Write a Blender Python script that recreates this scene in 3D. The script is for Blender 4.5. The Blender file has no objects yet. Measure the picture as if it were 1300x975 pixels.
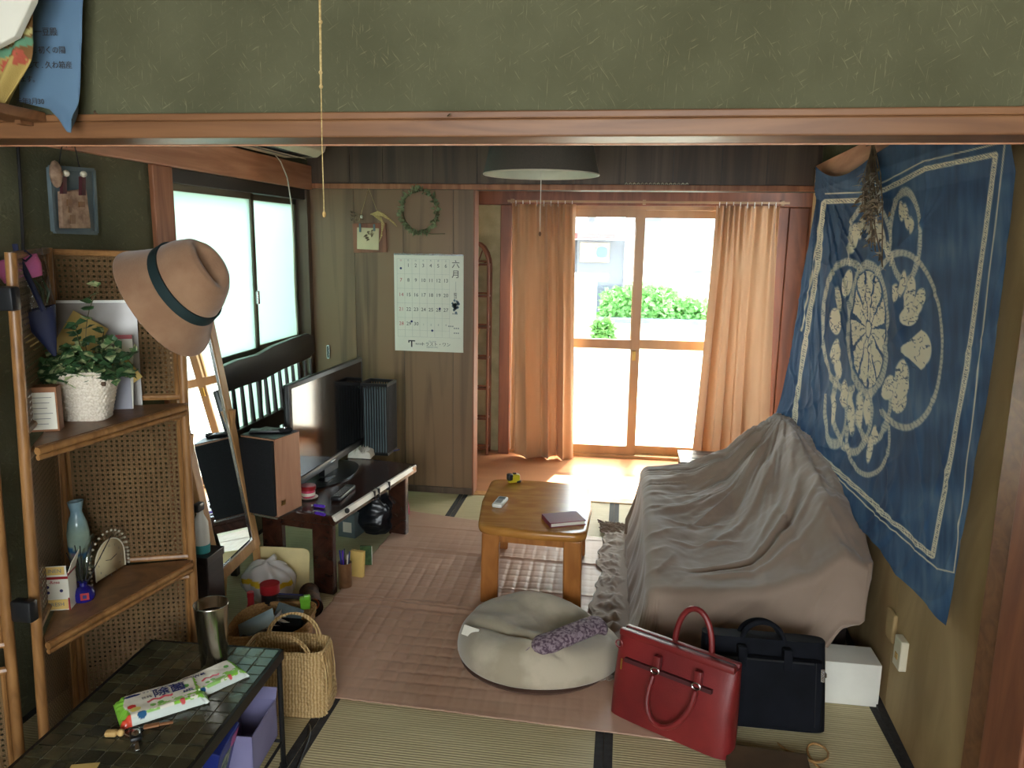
import bpy, bmesh, math, random
import numpy as np
from mathutils import Vector, Matrix, Euler
PI = math.pi
random.seed(7); RNG = np.random.RandomState(11)
SC = bpy.context.scene
COL = SC.collection

# ---------------------------------------------------------------- camera
F_PX, CX, CY = 976.0, 650.0, 487.5
CAM = Vector((0, 0, 1.55))
_y = Vector((795-CX, CY-307, -F_PX)).normalized()
_z = Vector((77, 5172, 976)); _z = (_z - _y*_z.dot(_y)).normalized()
_x = _y.cross(_z)
ROT = Matrix((_x, _y, _z))                     # camera -> world
cd = bpy.data.cameras.new('camera'); cam = bpy.data.objects.new('camera', cd); COL.objects.link(cam)
cd.sensor_fit = 'HORIZONTAL'; cd.sensor_width = 36; cd.lens = F_PX/1300*36; cd.clip_start = .02
cam.matrix_world = Matrix.Translation(CAM) @ ROT.to_4x4()
SC.camera = cam
def P(px, py, axis, val):                      # where the sight line meets the plane axis = val
    d = ROT @ Vector((px-CX, CY-py, -F_PX)); return CAM + d*((val-CAM[axis])/d[axis])

# ---------------------------------------------------------------- light
SC.view_settings.view_transform = 'Standard'; SC.view_settings.look = 'None'
SC.view_settings.gamma = 1; SC.view_settings.use_curve_mapping = False
SC.view_settings.exposure = 0.50
w = bpy.data.worlds.new('sky'); SC.world = w; w.use_nodes = True
w.node_tree.nodes['Background'].inputs[0].default_value = (.86, .95, 1, 1)
w.node_tree.nodes['Background'].inputs[1].default_value = 10.0
def lamp(name, kind, loc, rot, energy, color, **k):
    l = bpy.data.lights.new(name, kind); l.energy = energy; l.color = color
    for a, b in k.items(): setattr(l, a, b)
    o = bpy.data.objects.new(name, l); o.location = loc; o.rotation_euler = rot; COL.objects.link(o); return o
sd = Vector((-.10, -.50, -.86)).normalized()
s = lamp('sun', 'SUN', (0, 9, 9), (0, 0, 0), 30, (1, .93, .82), angle=.012)
s.rotation_euler = sd.to_track_quat('-Z', 'Y').to_euler()
lamp('fill_behind', 'AREA', (.0, -1.44, 1.45), (PI/2, 0, 0), 22, (1, .97, .90), shape='RECTANGLE', size=2.0, size_y=1.1)  # added fill light, set in an unseen opening behind the camera
for nm, loc, rot, sx, sy in (('portal_back', (.15, 5.62, .9), (-PI/2, 0, 0), 2.1, 1.8), ('portal_left', (-1.97, 3.7, 1.05), (0, -PI/2, 0), 1.5, 1.5)):
    o = lamp(nm, 'AREA', loc, rot, 1, (1, 1, 1), shape='RECTANGLE', size=sx, size_y=sy); o.data.cycles.is_portal = True

# ---------------------------------------------------------------- materials
def lin(c): return tuple((v/255/12.92 if v/255 <= .04045 else ((v/255+.055)/1.055)**2.4) for v in c)
def node_mat(name):
    m = bpy.data.materials.new(name); m.use_nodes = True; nt = m.node_tree
    return m, nt, nt.nodes['Principled BSDF'], nt.nodes['Material Output']
def N(nt, t, **k):
    n = nt.nodes.new('ShaderNode'+t)
    for a, b in k.items():
        if a.startswith('i_'):
            key = a[2:]; key = int(key) if key.isdigit() else key.replace('_', ' ')
            n.inputs[key].default_value = b
        else: setattr(n, a, b)
    return n
def mat(name, c1, c2=None, scale=8, stretch=(1, 1, 1), rough=.6, bump=.0, bscale=None, metal=0, kind='noise', detail=5, lo=.35, hi=.65, spec=.5, rnd=0, sheen=0, trans=0, alpha=1, dist=2.0, c3=None):
    m, nt, b, out = node_mat(name); L = nt.links
    c1 = lin(c1); c2 = lin(c2) if c2 else tuple(v*.82 for v in c1)
    tc = N(nt, 'TexCoord'); mp = N(nt, 'Mapping'); mp.inputs['Scale'].default_value = stretch
    L.new(tc.outputs['Object'], mp.inputs[0])
    if rnd:
        oi = N(nt, 'ObjectInfo'); ml = N(nt, 'VectorMath', operation='SCALE', i_Scale=13.0)
        cb = N(nt, 'CombineXYZ'); L.new(oi.outputs['Random'], cb.inputs[0]); L.new(oi.outputs['Random'], cb.inputs[1]); L.new(oi.outputs['Random'], cb.inputs[2])
        L.new(cb.outputs[0], ml.inputs[0]); L.new(ml.outputs[0], mp.inputs['Location'])
    if kind == 'wave':
        t = N(nt, 'TexWave', i_Scale=scale, i_Distortion=dist*3, i_Detail=3.0, i_Detail_Scale=1.2); fac = t.outputs['Fac']
    else:
        t = N(nt, 'TexNoise', i_Scale=scale, i_Detail=float(detail), i_Distortion=(dist if kind == 'wood' else 0.0)); fac = t.outputs['Fac']
    L.new(mp.outputs[0], t.inputs['Vector'])
    cr = N(nt, 'ValToRGB'); cr.color_ramp.elements[0].position = lo; cr.color_ramp.elements[1].position = hi
    cr.color_ramp.elements[0].color = (*c2, 1); cr.color_ramp.elements[1].color = (*c1, 1)
    if c3: e = cr.color_ramp.elements.new((lo+hi)/2); e.color = (*lin(c3), 1)
    L.new(fac, cr.inputs[0]); col = cr.outputs[0]
    if rnd:
        hs = N(nt, 'HueSaturation'); mr = N(nt, 'MapRange', i_3=1-rnd, i_4=1+rnd); L.new(oi.outputs['Random'], mr.inputs[0])
        L.new(mr.outputs[0], hs.inputs['Value']); L.new(col, hs.inputs['Color']); col = hs.outputs[0]
    L.new(col, b.inputs['Base Color'])
    b.inputs['Roughness'].default_value = rough; b.inputs['Metallic'].default_value = metal
    b.inputs['Specular IOR Level'].default_value = spec
    if sheen: b.inputs['Sheen Weight'].default_value = sheen
    if trans: b.inputs['Transmission Weight'].default_value = trans
    if alpha < 1: b.inputs['Alpha'].default_value = alpha
    if bump:
        t2 = t
        if bscale:
            t2 = N(nt, 'TexNoise', i_Scale=bscale, i_Detail=3.0); L.new(mp.outputs[0], t2.inputs['Vector'])
        bp = N(nt, 'Bump', i_Strength=bump, i_Distance=.01); L.new(t2.outputs['Fac'], bp.inputs['Height']); L.new(bp.outputs[0], b.inputs['Normal'])
    return m
def vcol(name, rough=.6, bump=0, bscale=300, trans=0, spec=.4, translucent=0):
    m, nt, b, out = node_mat(name); L = nt.links
    a = N(nt, 'Attribute', attribute_name='tint'); L.new(a.outputs['Color'], b.inputs['Base Color'])
    b.inputs['Roughness'].default_value = rough; b.inputs['Specular IOR Level'].default_value = spec
    if bump:
        tc = N(nt, 'TexCoord'); t = N(nt, 'TexNoise', i_Scale=float(bscale)); L.new(tc.outputs['Object'], t.inputs[0])
        bp = N(nt, 'Bump', i_Strength=bump, i_Distance=.003); L.new(t.outputs[0], bp.inputs['Height']); L.new(bp.outputs[0], b.inputs['Normal'])
    return m
def pane_mat(name, tint, mixt, rough=.05, frosted=False, ior=1.45):
    m, nt, b, out = node_mat(name); L = nt.links; nt.nodes.remove(b)
    g = N(nt, 'BsdfGlossy', i_Roughness=rough); t = N(nt, 'BsdfTransparent'); t.inputs[0].default_value = (*tint, 1)
    fr = N(nt, 'Fresnel', i_IOR=ior); mx = N(nt, 'MixShader')
    ge = N(nt, 'NewGeometry'); mm = N(nt, 'Math', operation='SUBTRACT', i_0=1.0); L.new(ge.outputs['Backfacing'], mm.inputs[1]); mu = N(nt, 'Math', operation='MULTIPLY')
    L.new(mm.outputs[0], mu.inputs[0]); L.new(fr.outputs[0], mu.inputs[1]); L.new(mu.outputs[0], mx.inputs[0]); L.new(g.outputs[0], mx.inputs[2])
    if frosted:
        tl = N(nt, 'BsdfTranslucent'); tl.inputs[0].default_value = (*tint, 1)
        m2 = N(nt, 'MixShader', i_0=mixt); L.new(tl.outputs[0], m2.inputs[1]); L.new(t.outputs[0], m2.inputs[2]); L.new(m2.outputs[0], mx.inputs[1])
    else: L.new(t.outputs[0], mx.inputs[1])
    L.new(mx.outputs[0], out.inputs[0]); return m
def cane_mat(name, c1, c2, pitch):
    m, nt, b, out = node_mat(name); L = nt.links
    tc = N(nt, 'TexCoord'); sp = N(nt, 'SeparateXYZ'); L.new(tc.outputs['Object'], sp.inputs[0])
    def M(op, a, bb=None, v=None):
        n = N(nt, 'Math', operation=op); L.new(a, n.inputs[0])
        if bb is not None: L.new(bb, n.inputs[1])
        if v is not None: n.inputs[1].default_value = v
        return n.outputs[0]
    k = 2*PI/pitch
    cx_ = M('COSINE', M('MULTIPLY', sp.outputs[0], v=k)); cz = M('COSINE', M('MULTIPLY', sp.outputs[2], v=k))
    hole = M('GREATER_THAN', M('ADD', cx_, cz), v=1.16)
    c2x = M('COSINE', M('MULTIPLY', M('ADD', sp.outputs[0], sp.outputs[2]), v=k*2)); c2z = M('COSINE', M('MULTIPLY', M('SUBTRACT', sp.outputs[0], sp.outputs[2]), v=k*2))
    mx = N(nt, 'Mix', data_type='RGBA'); mx.inputs[6].default_value = (*lin(c1), 1); mx.inputs[7].default_value = (*lin(c2), 1)
    ns = N(nt, 'TexNoise', i_Scale=9.0); L.new(tc.outputs['Object'], ns.inputs[0])
    L.new(M('MULTIPLY', M('ADD', M('MULTIPLY', c2x, c2z), v=1.0), ns.outputs[0]), mx.inputs[0]); L.new(mx.outputs[2], b.inputs['Base Color'])
    b.inputs['Roughness'].default_value = .5
    bp = N(nt, 'Bump', i_Strength=.6, i_Distance=.002); L.new(M('MULTIPLY', c2x, c2z), bp.inputs['Height']); L.new(bp.outputs[0], b.inputs['Normal'])
    tr = N(nt, 'BsdfTransparent'); ms = N(nt, 'MixShader'); L.new(hole, ms.inputs[0]); L.new(b.outputs[0], ms.inputs[1]); L.new(tr.outputs[0], ms.inputs[2]); L.new(ms.outputs[0], out.inputs[0])
    return m

MT = dict(
 earth=mat('earth_wall', (90, 89, 64), (79, 78, 54), scale=5, rough=.95, bump=.25, bscale=90),
 ply=mat('plywood', (176, 150, 106), (150, 124, 82), scale=3, stretch=(1, 1, .4), rough=.7, bump=.05, kind='wood'),
 veneer=mat('walnut_veneer', (128, 98, 70), (92, 68, 48), scale=4.5, stretch=(2.4, 2.4, .10), rough=.45, kind='wood', rnd=.05, dist=.8, lo=.36, hi=.52),
 veneerdark=mat('dark_veneer', (98, 78, 60), (72, 55, 43), scale=5, stretch=(2.4, 2.4, .10), rough=.5, kind='wood', rnd=.08, dist=1.2, lo=.38, hi=.6),
 beam=mat('beam_wood', (134, 92, 58), (110, 72, 44), scale=5, stretch=(.25, 2, 3), rough=.45, kind='wood', bump=.05),
 pillar=mat('pillar_wood', (170, 112, 76), (140, 86, 54), scale=5, stretch=(3, 3, .25), rough=.5, kind='wood', bump=.05),
 rail=mat('pale_rail_wood', (205, 150, 115), (178, 122, 88), scale=5, stretch=(3, .2, 3), rough=.5, kind='wood'),
 redwood=mat('reddish_wood', (142, 88, 60), (114, 68, 46), scale=5, stretch=(2, 2, .3), rough=.45, kind='wood'),
 sashwood=mat('tan_sash', (176, 140, 96), (160, 124, 84), scale=5, stretch=(2, 2, .3), rough=.4),
 sashorange=mat('orange_sill', (190, 130, 70), (160, 105, 55), scale=5, stretch=(.3, 2, 2), rough=.4),
 alu=mat('dark_aluminium', (112, 104, 84), (96, 90, 74), scale=4, rough=.4, metal=.3),
 darkframe=mat('dark_frame', (52, 48, 42), rough=.5),
 plaster=mat('sand_plaster', (190, 178, 138), (170, 158, 120), scale=12, rough=.95, bump=.2, bscale=140),
 engawa=mat('orange_vinyl_floor', (198, 142, 106), (182, 128, 94), scale=3, stretch=(.3, 3, 1), rough=.32),
 ceil=mat('ceiling_board', (120, 96, 66), (96, 74, 50), scale=5, stretch=(2, .2, 1), rough=.7, kind='wood'),
 border=mat('tatami_border', (44, 42, 42), (30, 28, 28), scale=60, rough=.8),
 card=mat('cardboard', (192, 156, 134), (176, 140, 118), scale=3, rough=.48, bump=.06, bscale=60),
 cardedge=mat('cardboard_cut_edge', (120, 86, 62), rough=.9),
 rattan=mat('rattan_frame', (156, 112, 66), (120, 82, 44), scale=9, stretch=(2, 2, .4), rough=.38, kind='wood'),
 rattandark=mat('rattan_shelf', (128, 90, 56), (98, 66, 40), scale=9, rough=.45, kind='wood'),
 cane=cane_mat('cane_webbing', (126, 98, 62), (92, 68, 42), .0152),
 black=mat('black_plastic', (22, 23, 25), (16, 17, 19), rough=.35),
 blackmatte=mat('black_cloth_grille', (22, 24, 28), (14, 15, 18), scale=200, rough=.9),
 blackwood=mat('black_stained_wood', (44, 36, 32), (28, 22, 20), scale=6, stretch=(2, .4, 2), rough=.35, kind='wood'),
 standwood=mat('dark_red_lacquer_wood', (66, 38, 28), (42, 24, 18), scale=6, stretch=(2, .3, 2), rough=.22, kind='wood'),
 screen=mat('tv_screen', (10, 11, 12), (9, 10, 11), rough=.08, spec=.6),
 spkside=mat('speaker_veneer', (182, 136, 108), (168, 120, 92), scale=5, stretch=(3, 3, .3), rough=.4, kind='wood'),
 silver=mat('silver_metal', (200, 200, 200), rough=.25, metal=1),
 chrome=mat('brushed_steel', (205, 200, 190), (150, 146, 138), scale=20, stretch=(1, 1, .05), rough=.22, metal=1),
 blacksteel=mat('black_steel', (24, 24, 26), rough=.4, metal=.4),
 pine=mat('pale_pine', (214, 168, 112), (190, 140, 86), scale=6, stretch=(2, 2, .25), rough=.4, kind='wood'),
 mirror=mat('mirror_glass', (225, 235, 232), (222, 232, 230), rough=.01, metal=1),
 oak=mat('varnished_oak', (190, 134, 66), (164, 108, 48), scale=6, stretch=(.5, 2, 2), rough=.22, kind='wood'),
 oakleg=mat('varnished_oak_leg', (178, 116, 58), (150, 92, 42), scale=6, stretch=(2, 2, .4), rough=.3, kind='wood'),
 cushion=mat('taupe_velour', (184, 172, 150), (158, 146, 124), lo=.44, hi=.56, scale=4.5, rough=.85, sheen=.4, bump=.05, bscale=60),
 cushionbase=mat('cushion_base', (88, 62, 50), rough=.9),
 sofacloth=mat('taupe_jersey', (144, 124, 108), (132, 112, 96), scale=3, rough=.8, sheen=.3, bump=.08, bscale=500),
 curtain=mat('beige_curtain', (208, 168, 128), (196, 156, 116), scale=4, stretch=(3, 3, .3), rough=.75, sheen=.2),
 curtlining=mat('cream_lining', (236, 214, 178), rough=.8),
 redleather=mat('red_leather', (128, 36, 36), (104, 26, 28), scale=6, rough=.4, bump=.12, bscale=220),
 redzip=mat('dark_red_zip', (70, 22, 26), rough=.6),
 nylon=mat('black_nylon', (20, 22, 29), (13, 15, 20), scale=10, rough=.85, bump=.2, bscale=600, spec=.15),
 white=mat('white_plastic', (226, 224, 214), (216, 214, 204), rough=.35),
 offwhite=mat('ivory_plastic', (214, 206, 182), (200, 192, 168), rough=.45),
 paper=mat('white_paper', (226, 222, 206), (216, 212, 196), scale=3, rough=.8),
 ink=mat('black_ink', (62, 60, 62), rough=.8),
 greyink=mat('grey_ink', (136, 136, 136), rough=.8),
 redink=mat('pink_ink', (190, 90, 90), rough=.8),
 blueink=mat('navy_ink', (28, 36, 96), rough=.6),
 shade=mat('grey_lamp_shade', (84, 76, 66), (76, 70, 62), scale=200, rough=.8),
 shadein=mat('cream_shade_lining', (214, 214, 190), rough=.6),
 twine=mat('jute_twine', (206, 180, 124), (170, 142, 90), scale=200, rough=.9),
 whitecord=mat('white_cord', (220, 214, 196), rough=.6),
 straw=mat('pale_straw_weave', (204, 174, 124), (172, 138, 88), scale=30, rough=.7, bump=.3, kind='wave', dist=.9, lo=.1, hi=.9),
 strawdark=mat('brown_straw_weave', (176, 136, 82), (146, 106, 60), scale=160, rough=.7, bump=.3),
 whitewicker=mat('white_wicker', (232, 222, 206), (206, 192, 170), scale=200, rough=.7, bump=.3),
 leaf=mat('ivy_leaf', (64, 96, 56), (36, 66, 42), scale=40, rough=.45, rnd=.25),
 leafpale=mat('variegated_ivy_leaf', (168, 176, 128), (74, 106, 62), scale=50, rough=.45, lo=.45, hi=.55),
 stem=mat('green_stem', (84, 78, 44), rough=.7),
 navy=mat('navy_paper', (24, 32, 66), (18, 24, 52), rough=.6),
 pink=mat('pink_tissue', (216, 104, 140), (190, 100, 160), scale=10, rough=.6),
 cello=pane_mat('clear_cellophane', (.93, .93, .93), .5, .12),
 acrylic=pane_mat('clear_acrylic', (1, 1, .99), .5, .05, ior=2.4),
 kraft=mat('kraft_paper', (196, 168, 98), (180, 150, 84), scale=4, rough=.8),
 brownbox=mat('brown_box', (150, 98, 58), rough=.6),
 felt=mat('camel_felt', (150, 116, 88), (134, 100, 74), scale=14, rough=.95, sheen=.3, bump=.1, bscale=200),
 feltlining=mat('hat_lining', (204, 140, 96), rough=.8),
 ribbon=mat('dark_green_ribbon', (22, 44, 46), rough=.6),
 vase=vcol('glazed_vase', rough=.15, spec=.6),
 cobalt=mat('cobalt_glass', (24, 22, 120), (14, 12, 80), rough=.06, spec=.8),
 reed=mat('black_reed', (26, 24, 24), rough=.8),
 dial=mat('cream_clock_dial', (206, 190, 150), rough=.5),
 gold=mat('brass', (190, 150, 80), rough=.3, metal=1),
 print_=vcol('printed_film', rough=.25, spec=.5),
 printmatte=vcol('printed_cloth', rough=.85, bump=.25, bscale=400, spec=.2),
 green=mat('lime_plastic', (130, 200, 60), (110, 180, 50), rough=.3),
 red=mat('red_plastic', (160, 34, 40), rough=.3),
 pinkplastic=mat('pink_plastic', (214, 80, 110), rough=.3),
 purple=mat('purple_plastic', (96, 52, 200), rough=.3),
 lilac=mat('lilac_card', (136, 132, 172), (126, 122, 162), rough=.7),
 bluecard=mat('blue_card', (30, 50, 140), rough=.4),
 greycard=mat('pale_grey_card', (170, 170, 180), rough=.6),
 magenta=mat('magenta_card', (178, 44, 84), rough=.6),
 yellow=mat('yellow_paper', (224, 190, 110), rough=.7),
 yellowbright=mat('yellow_tape', (210, 190, 40), rough=.4),
 ivoryboard=mat('cream_board', (226, 208, 152), rough=.55),
 plasticbag=mat('white_plastic_bag', (214, 210, 204), (196, 192, 186), rough=.4),
 towel=mat('white_terry', (226, 220, 206), rough=.95, bump=.5, bscale=200),
 maroon=mat('maroon_cover', (128, 52, 68), rough=.55, spec=.3),
 tile=mat('slate_tile', (70, 66, 46), (38, 40, 32), scale=14, rough=.22, rnd=.35, bump=.06, bscale=60, spec=.7),
 grout=mat('pale_grout', (120, 116, 96), rough=.9),
 velcro=mat('purple_patterned_cloth', (150, 132, 140), (84, 64, 78), scale=90, rough=.85, lo=.42, hi=.58),
 bluepaper=mat('blue_paper', (92, 120, 144), (82, 110, 136), scale=2, rough=.8),
 bluefabric=mat('printed_yellow_cloth', (176, 150, 84), (130, 84, 50), scale=22, rough=.9, c3=(90, 130, 96)),
 dried=mat('dried_plant', (138, 118, 92), (88, 76, 62), scale=30, rough=.9),
 driedpale=mat('pale_dried_leaf', (176, 170, 152), (150, 144, 126), rough=.8),
 wreath=mat('dusty_green_leaf', (138, 146, 106), (98, 108, 74), scale=30, rough=.8),
 slate=mat('blue_grey_board', (104, 118, 120), (88, 102, 106), rough=.8),
 driftwood=mat('whitewashed_wood', (178, 148, 122), (120, 92, 72), scale=30, rough=.8),
 blacktape=mat('black_tape', (24, 26, 30), rough=.4),
 wood=mat('raw_wood_block', (206, 172, 110), (180, 144, 86), scale=8, rough=.7, kind='wood'),
 dust=mat('brown_dusty_board', (92, 72, 50), (72, 54, 38), scale=6, rough=.8),
 logbark=mat('log_bark', (92, 60, 42), (50, 32, 24), scale=40, rough=.9, bump=.4),
 logend=mat('painted_log_end', (196, 96, 50), rough=.7),
 tarp=mat('black_bag_film', (20, 24, 30), rough=.3, bump=.3, bscale=14),
 housegrey=mat('grey_block_wall', (74, 80, 90), (64, 70, 80), scale=2, rough=.9),
 housewhite=mat('white_siding', (205, 205, 200), rough=.8),
 roofing=mat('grey_roof_tiles', (84, 90, 104), (70, 76, 92), scale=3, rough=.8),
 hedge=mat('hedge_leaf', (112, 164, 92), (80, 136, 64), scale=20, rough=.6, rnd=.2),
 concrete=mat('pale_concrete', (170, 166, 156), (156, 152, 142), scale=3, rough=.9),
 blueball=mat('blue_disc', (20, 70, 150), rough=.5),
 redroof=mat('red_roof_edge', (150, 50, 50), rough=.6),
 glasstop=pane_mat('clear_pane', (.97, 1, .99), 0),
 frost=pane_mat('frosted_pane', (.62, .80, .76), .10, .3, True),
 frostback=pane_mat('frosted_pane_back', (.95, .95, .90), .42, .3, True),
)
def tatami_mat():
    m, nt, b, out = node_mat('tatami_straw'); L = nt.links
    tc = N(nt, 'TexCoord'); mp = N(nt, 'Mapping'); mp.inputs['Scale'].default_value = (1, 1, 1); L.new(tc.outputs['Object'], mp.inputs[0])
    wv = N(nt, 'TexWave', bands_direction='Y', i_Scale=28.0, i_Distortion=.25, i_Detail=1.0); L.new(mp.outputs[0], wv.inputs[0])
    mp2 = N(nt, 'Mapping'); mp2.inputs['Scale'].default_value = (3, 60, 1); L.new(tc.outputs['Object'], mp2.inputs[0])
    n = N(nt, 'TexNoise', i_Scale=1.5, i_Detail=4.0); L.new(mp2.outputs[0], n.inputs[0])
    cr = N(nt, 'ValToRGB'); cr.color_ramp.elements[0].color = (*lin((164, 150, 112)), 1); cr.color_ramp.elements[1].color = (*lin((210, 196, 156)), 1)
    cr.color_ramp.elements[0].position = .2; cr.color_ramp.elements[1].position = .8
    mx = N(nt, 'Mix', data_type='FLOAT', i_0=.4); L.new(n.outputs[0], mx.inputs[2]); L.new(wv.outputs['Fac'], mx.inputs[3]); L.new(mx.outputs[0], cr.inputs[0])
    L.new(cr.outputs[0], b.inputs['Base Color']); b.inputs['Roughness'].default_value = .55
    bp = N(nt, 'Bump', i_Strength=.5, i_Distance=.003); L.new(wv.outputs['Fac'], bp.inputs['Height']); L.new(bp.outputs[0], b.inputs['Normal'])
    return m
MT['tatami'] = tatami_mat()
def fibres(m, col, k):
    nt = m.node_tree; L = nt.links; b = nt.nodes['Principled BSDF']; src = b.inputs['Base Color'].links[0].from_socket
    tc = N(nt, 'TexCoord'); prev = src
    for rot, sc in (((.4, .5, 0), (7, 7, 90)), ((-.5, -.9, 0), (8, 8, 110)), ((.2, 1.5, 0), (7, 7, 100))):
        m0 = N(nt, 'Mapping'); m0.inputs['Rotation'].default_value = rot; L.new(tc.outputs['Object'], m0.inputs[0]); mp = N(nt, 'Mapping'); mp.inputs['Scale'].default_value = sc; L.new(m0.outputs[0], mp.inputs[0])
        n = N(nt, 'TexNoise', i_Scale=3.0, i_Detail=2.0, i_Distortion=.6); L.new(mp.outputs[0], n.inputs[0])
        r_ = N(nt, 'MapRange', i_1=.66, i_2=.74, i_3=0.0, i_4=k); L.new(n.outputs[0], r_.inputs[0]); mx = N(nt, 'Mix', data_type='RGBA'); L.new(r_.outputs[0], mx.inputs[0]); L.new(prev, mx.inputs[6]); mx.inputs[7].default_value = (*lin(col), 1); prev = mx.outputs[2]
    L.new(prev, b.inputs['Base Color'])
fibres(MT['earth'], (150, 142, 108), .32)
def letlight(m, k):
    nt = m.node_tree; L = nt.links; b = nt.nodes['Principled BSDF']; out = nt.nodes['Material Output']; src = b.inputs['Base Color'].links[0].from_socket
    t = N(nt, 'BsdfTranslucent'); L.new(src, t.inputs[0]); mx = N(nt, 'MixShader', i_0=k); L.new(b.outputs[0], mx.inputs[1]); L.new(t.outputs[0], mx.inputs[2]); L.new(mx.outputs[0], out.inputs[0])
letlight(MT['curtain'], .10)

# ---------------------------------------------------------------- mesh helpers
class MB:
    def __init__(s): s.v = []; s.f = []; s.c = []
    def add(s, vs, fs):
        n = len(s.v); s.v += [Vector(v) for v in vs]; s.f += [tuple(i+n for i in f) for f in fs]; return s
    def box(s, lo, hi, rot=None, bev=0):
        if isinstance(rot, (int, float)) or isinstance(bev, (tuple, Matrix)): rot, bev = (bev or None), (rot or 0)
        if isinstance(rot, (int, float)): bev, rot = rot, None
        lo = Vector(lo); hi = Vector(hi); c = (lo+hi)/2; h = (hi-lo)/2; b = min(bev, h.x, h.y, h.z)
        if b <= 0:
            vs = [Vector((x*h.x, y*h.y, z*h.z)) for x in (-1, 1) for y in (-1, 1) for z in (-1, 1)]
            fs = [(0, 1, 3, 2), (4, 6, 7, 5), (0, 4, 5, 1), (2, 3, 7, 6), (0, 2, 6, 4), (1, 5, 7, 3)]
        else:
            bm = bmesh.new(); bmesh.ops.create_cube(bm, size=2)
            for v in bm.verts: v.co = Vector((v.co.x*h.x, v.co.y*h.y, v.co.z*h.z))
            bmesh.ops.bevel(bm, geom=bm.edges[:], offset=b, segments=2, affect='EDGES', profile=.5)
            bm.verts.index_update(); vs = [v.co.copy() for v in bm.verts]; fs = [tuple(v.index for v in f.verts) for f in bm.faces]; bm.free()
        if rot is not None:
            R = rot if isinstance(rot, Matrix) else Euler(rot).to_matrix(); vs = [R @ v for v in vs]
        return s.add([v+c for v in vs], fs)
    def prism(s, pts, z0, z1):                 # polygon in xy pulled up
        n = len(pts); vs = [(x, y, z0) for x, y in pts] + [(x, y, z1) for x, y in pts]
        return s.add(vs, [tuple(range(n))[::-1], tuple(range(n, 2*n))] + [(i, (i+1) % n, n+(i+1) % n, n+i) for i in range(n)])
    def hexa(s, b, t):                         # four bottom points, four top points
        return s.add(list(b)+list(t), [(3, 2, 1, 0), (4, 5, 6, 7)] + [(i, (i+1) % 4, 4+(i+1) % 4, 4+i) for i in range(4)])
    def bar(s, a, b, wx, wy, up=(0, 0, 1)):    # rectangular bar between two points
        a = Vector(a); b = Vector(b); d = (b-a).normalized(); u = Vector(up)
        if abs(d.dot(u)) > .95: u = Vector((0, 1, 0))
        x = d.cross(u).normalized()*wx/2; y = x.cross(d).normalized()*wy/2
        q = [-x-y, x-y, x+y, -x+y]; return s.hexa([a+k for k in q], [b+k for k in q])
    def tube(s, pts, r, seg=8, closed=False):
        pts = [Vector(p) for p in pts]; n = len(pts); rs = r if isinstance(r, (list, tuple)) else [r]*n; vs = []; fs = []
        nrm = None
        for i, p in enumerate(pts):
            a = pts[(i-1) % n] if (i or closed) else p; b = pts[(i+1) % n] if (i < n-1 or closed) else p
            d = (b-a).normalized()
            if nrm is None:
                nrm = d.cross(Vector((0, 0, 1))); nrm = nrm if nrm.length > .1 else d.cross(Vector((1, 0, 0)))
            nrm = (nrm - d*nrm.dot(d)).normalized(); bn = d.cross(nrm)
            for k in range(seg):
                an = 2*PI*k/seg; vs.append(p + (nrm*math.cos(an)+bn*math.sin(an))*rs[i])
        m = n if closed else n-1
        for i in range(m):
            j = (i+1) % n
            for k in range(seg): fs.append((i*seg+k, i*seg+(k+1) % seg, j*seg+(k+1) % seg, j*seg+k))
        if not closed: fs += [tuple(range(seg))[::-1], tuple(range((n-1)*seg, n*seg))]
        return s.add(vs, fs)
    def lathe(s, prof, c=(0, 0, 0), seg=32, M=None, sx=1, sy=1, cap=True):
        c = Vector(c); vs = []; fs = []; n = len(prof)
        for r, z in prof:
            for k in range(seg):
                a = 2*PI*k/seg; v = Vector((r*math.cos(a)*sx, r*math.sin(a)*sy, z)); vs.append((M @ v if M else v)+c)
        for i in range(n-1):
            for k in range(seg): fs.append((i*seg+k, i*seg+(k+1) % seg, (i+1)*seg+(k+1) % seg, (i+1)*seg+k))
        if cap: fs += [tuple(range(seg))[::-1], tuple(range((n-1)*seg, n*seg))]
        return s.add(vs, fs)
    def ball(s, c, r, seg=12, sc=(1, 1, 1)):
        n = seg//2; pr = [(max(1e-4, math.sin(PI*i/n))*r, -math.cos(PI*i/n)*r*sc[2]) for i in range(n+1)]
        return s.lathe(pr, c, seg, sx=sc[0], sy=sc[1])
    def leaf(s, c, d, up, l, wd, bend=.15):    # a small folded leaf
        c = Vector(c); d = Vector(d).normalized(); x = d.cross(Vector(up)); x = (x if x.length > .05 else Vector((1, 0, 0))).normalized(); n = x.cross(d)
        vs = [c, c+d*l*.4+x*wd/2+n*l*.08, c+d*l*.45, c+d*l*.4-x*wd/2+n*l*.08, c+d*l-n*l*bend, c+d*l*.12+x*wd*.36, c+d*l*.12-x*wd*.36]
        return s.add(vs, [(0, 2, 1, 5), (0, 6, 3, 2), (1, 2, 4), (2, 3, 4)])
    def xf(s, M):
        s.v = [M @ v for v in s.v]; return s
MW = {}
def mk(name, verts, faces, m, parent=None, smooth=False, world=False):
    me = bpy.data.meshes.new(name)
    if world and parent is not None:
        inv = MW[parent].inverted(); verts = [inv @ Vector(v) for v in verts]
    me.from_pydata([tuple(v) for v in verts], [], faces); me.update()
    o = bpy.data.objects.new(name, me); COL.objects.link(o)
    if m: me.materials.append(MT[m] if isinstance(m, str) else m)
    if smooth: me.shade_smooth()
    o.parent = parent; MW[o] = MW[parent] if parent is not None else Matrix(); return o
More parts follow.
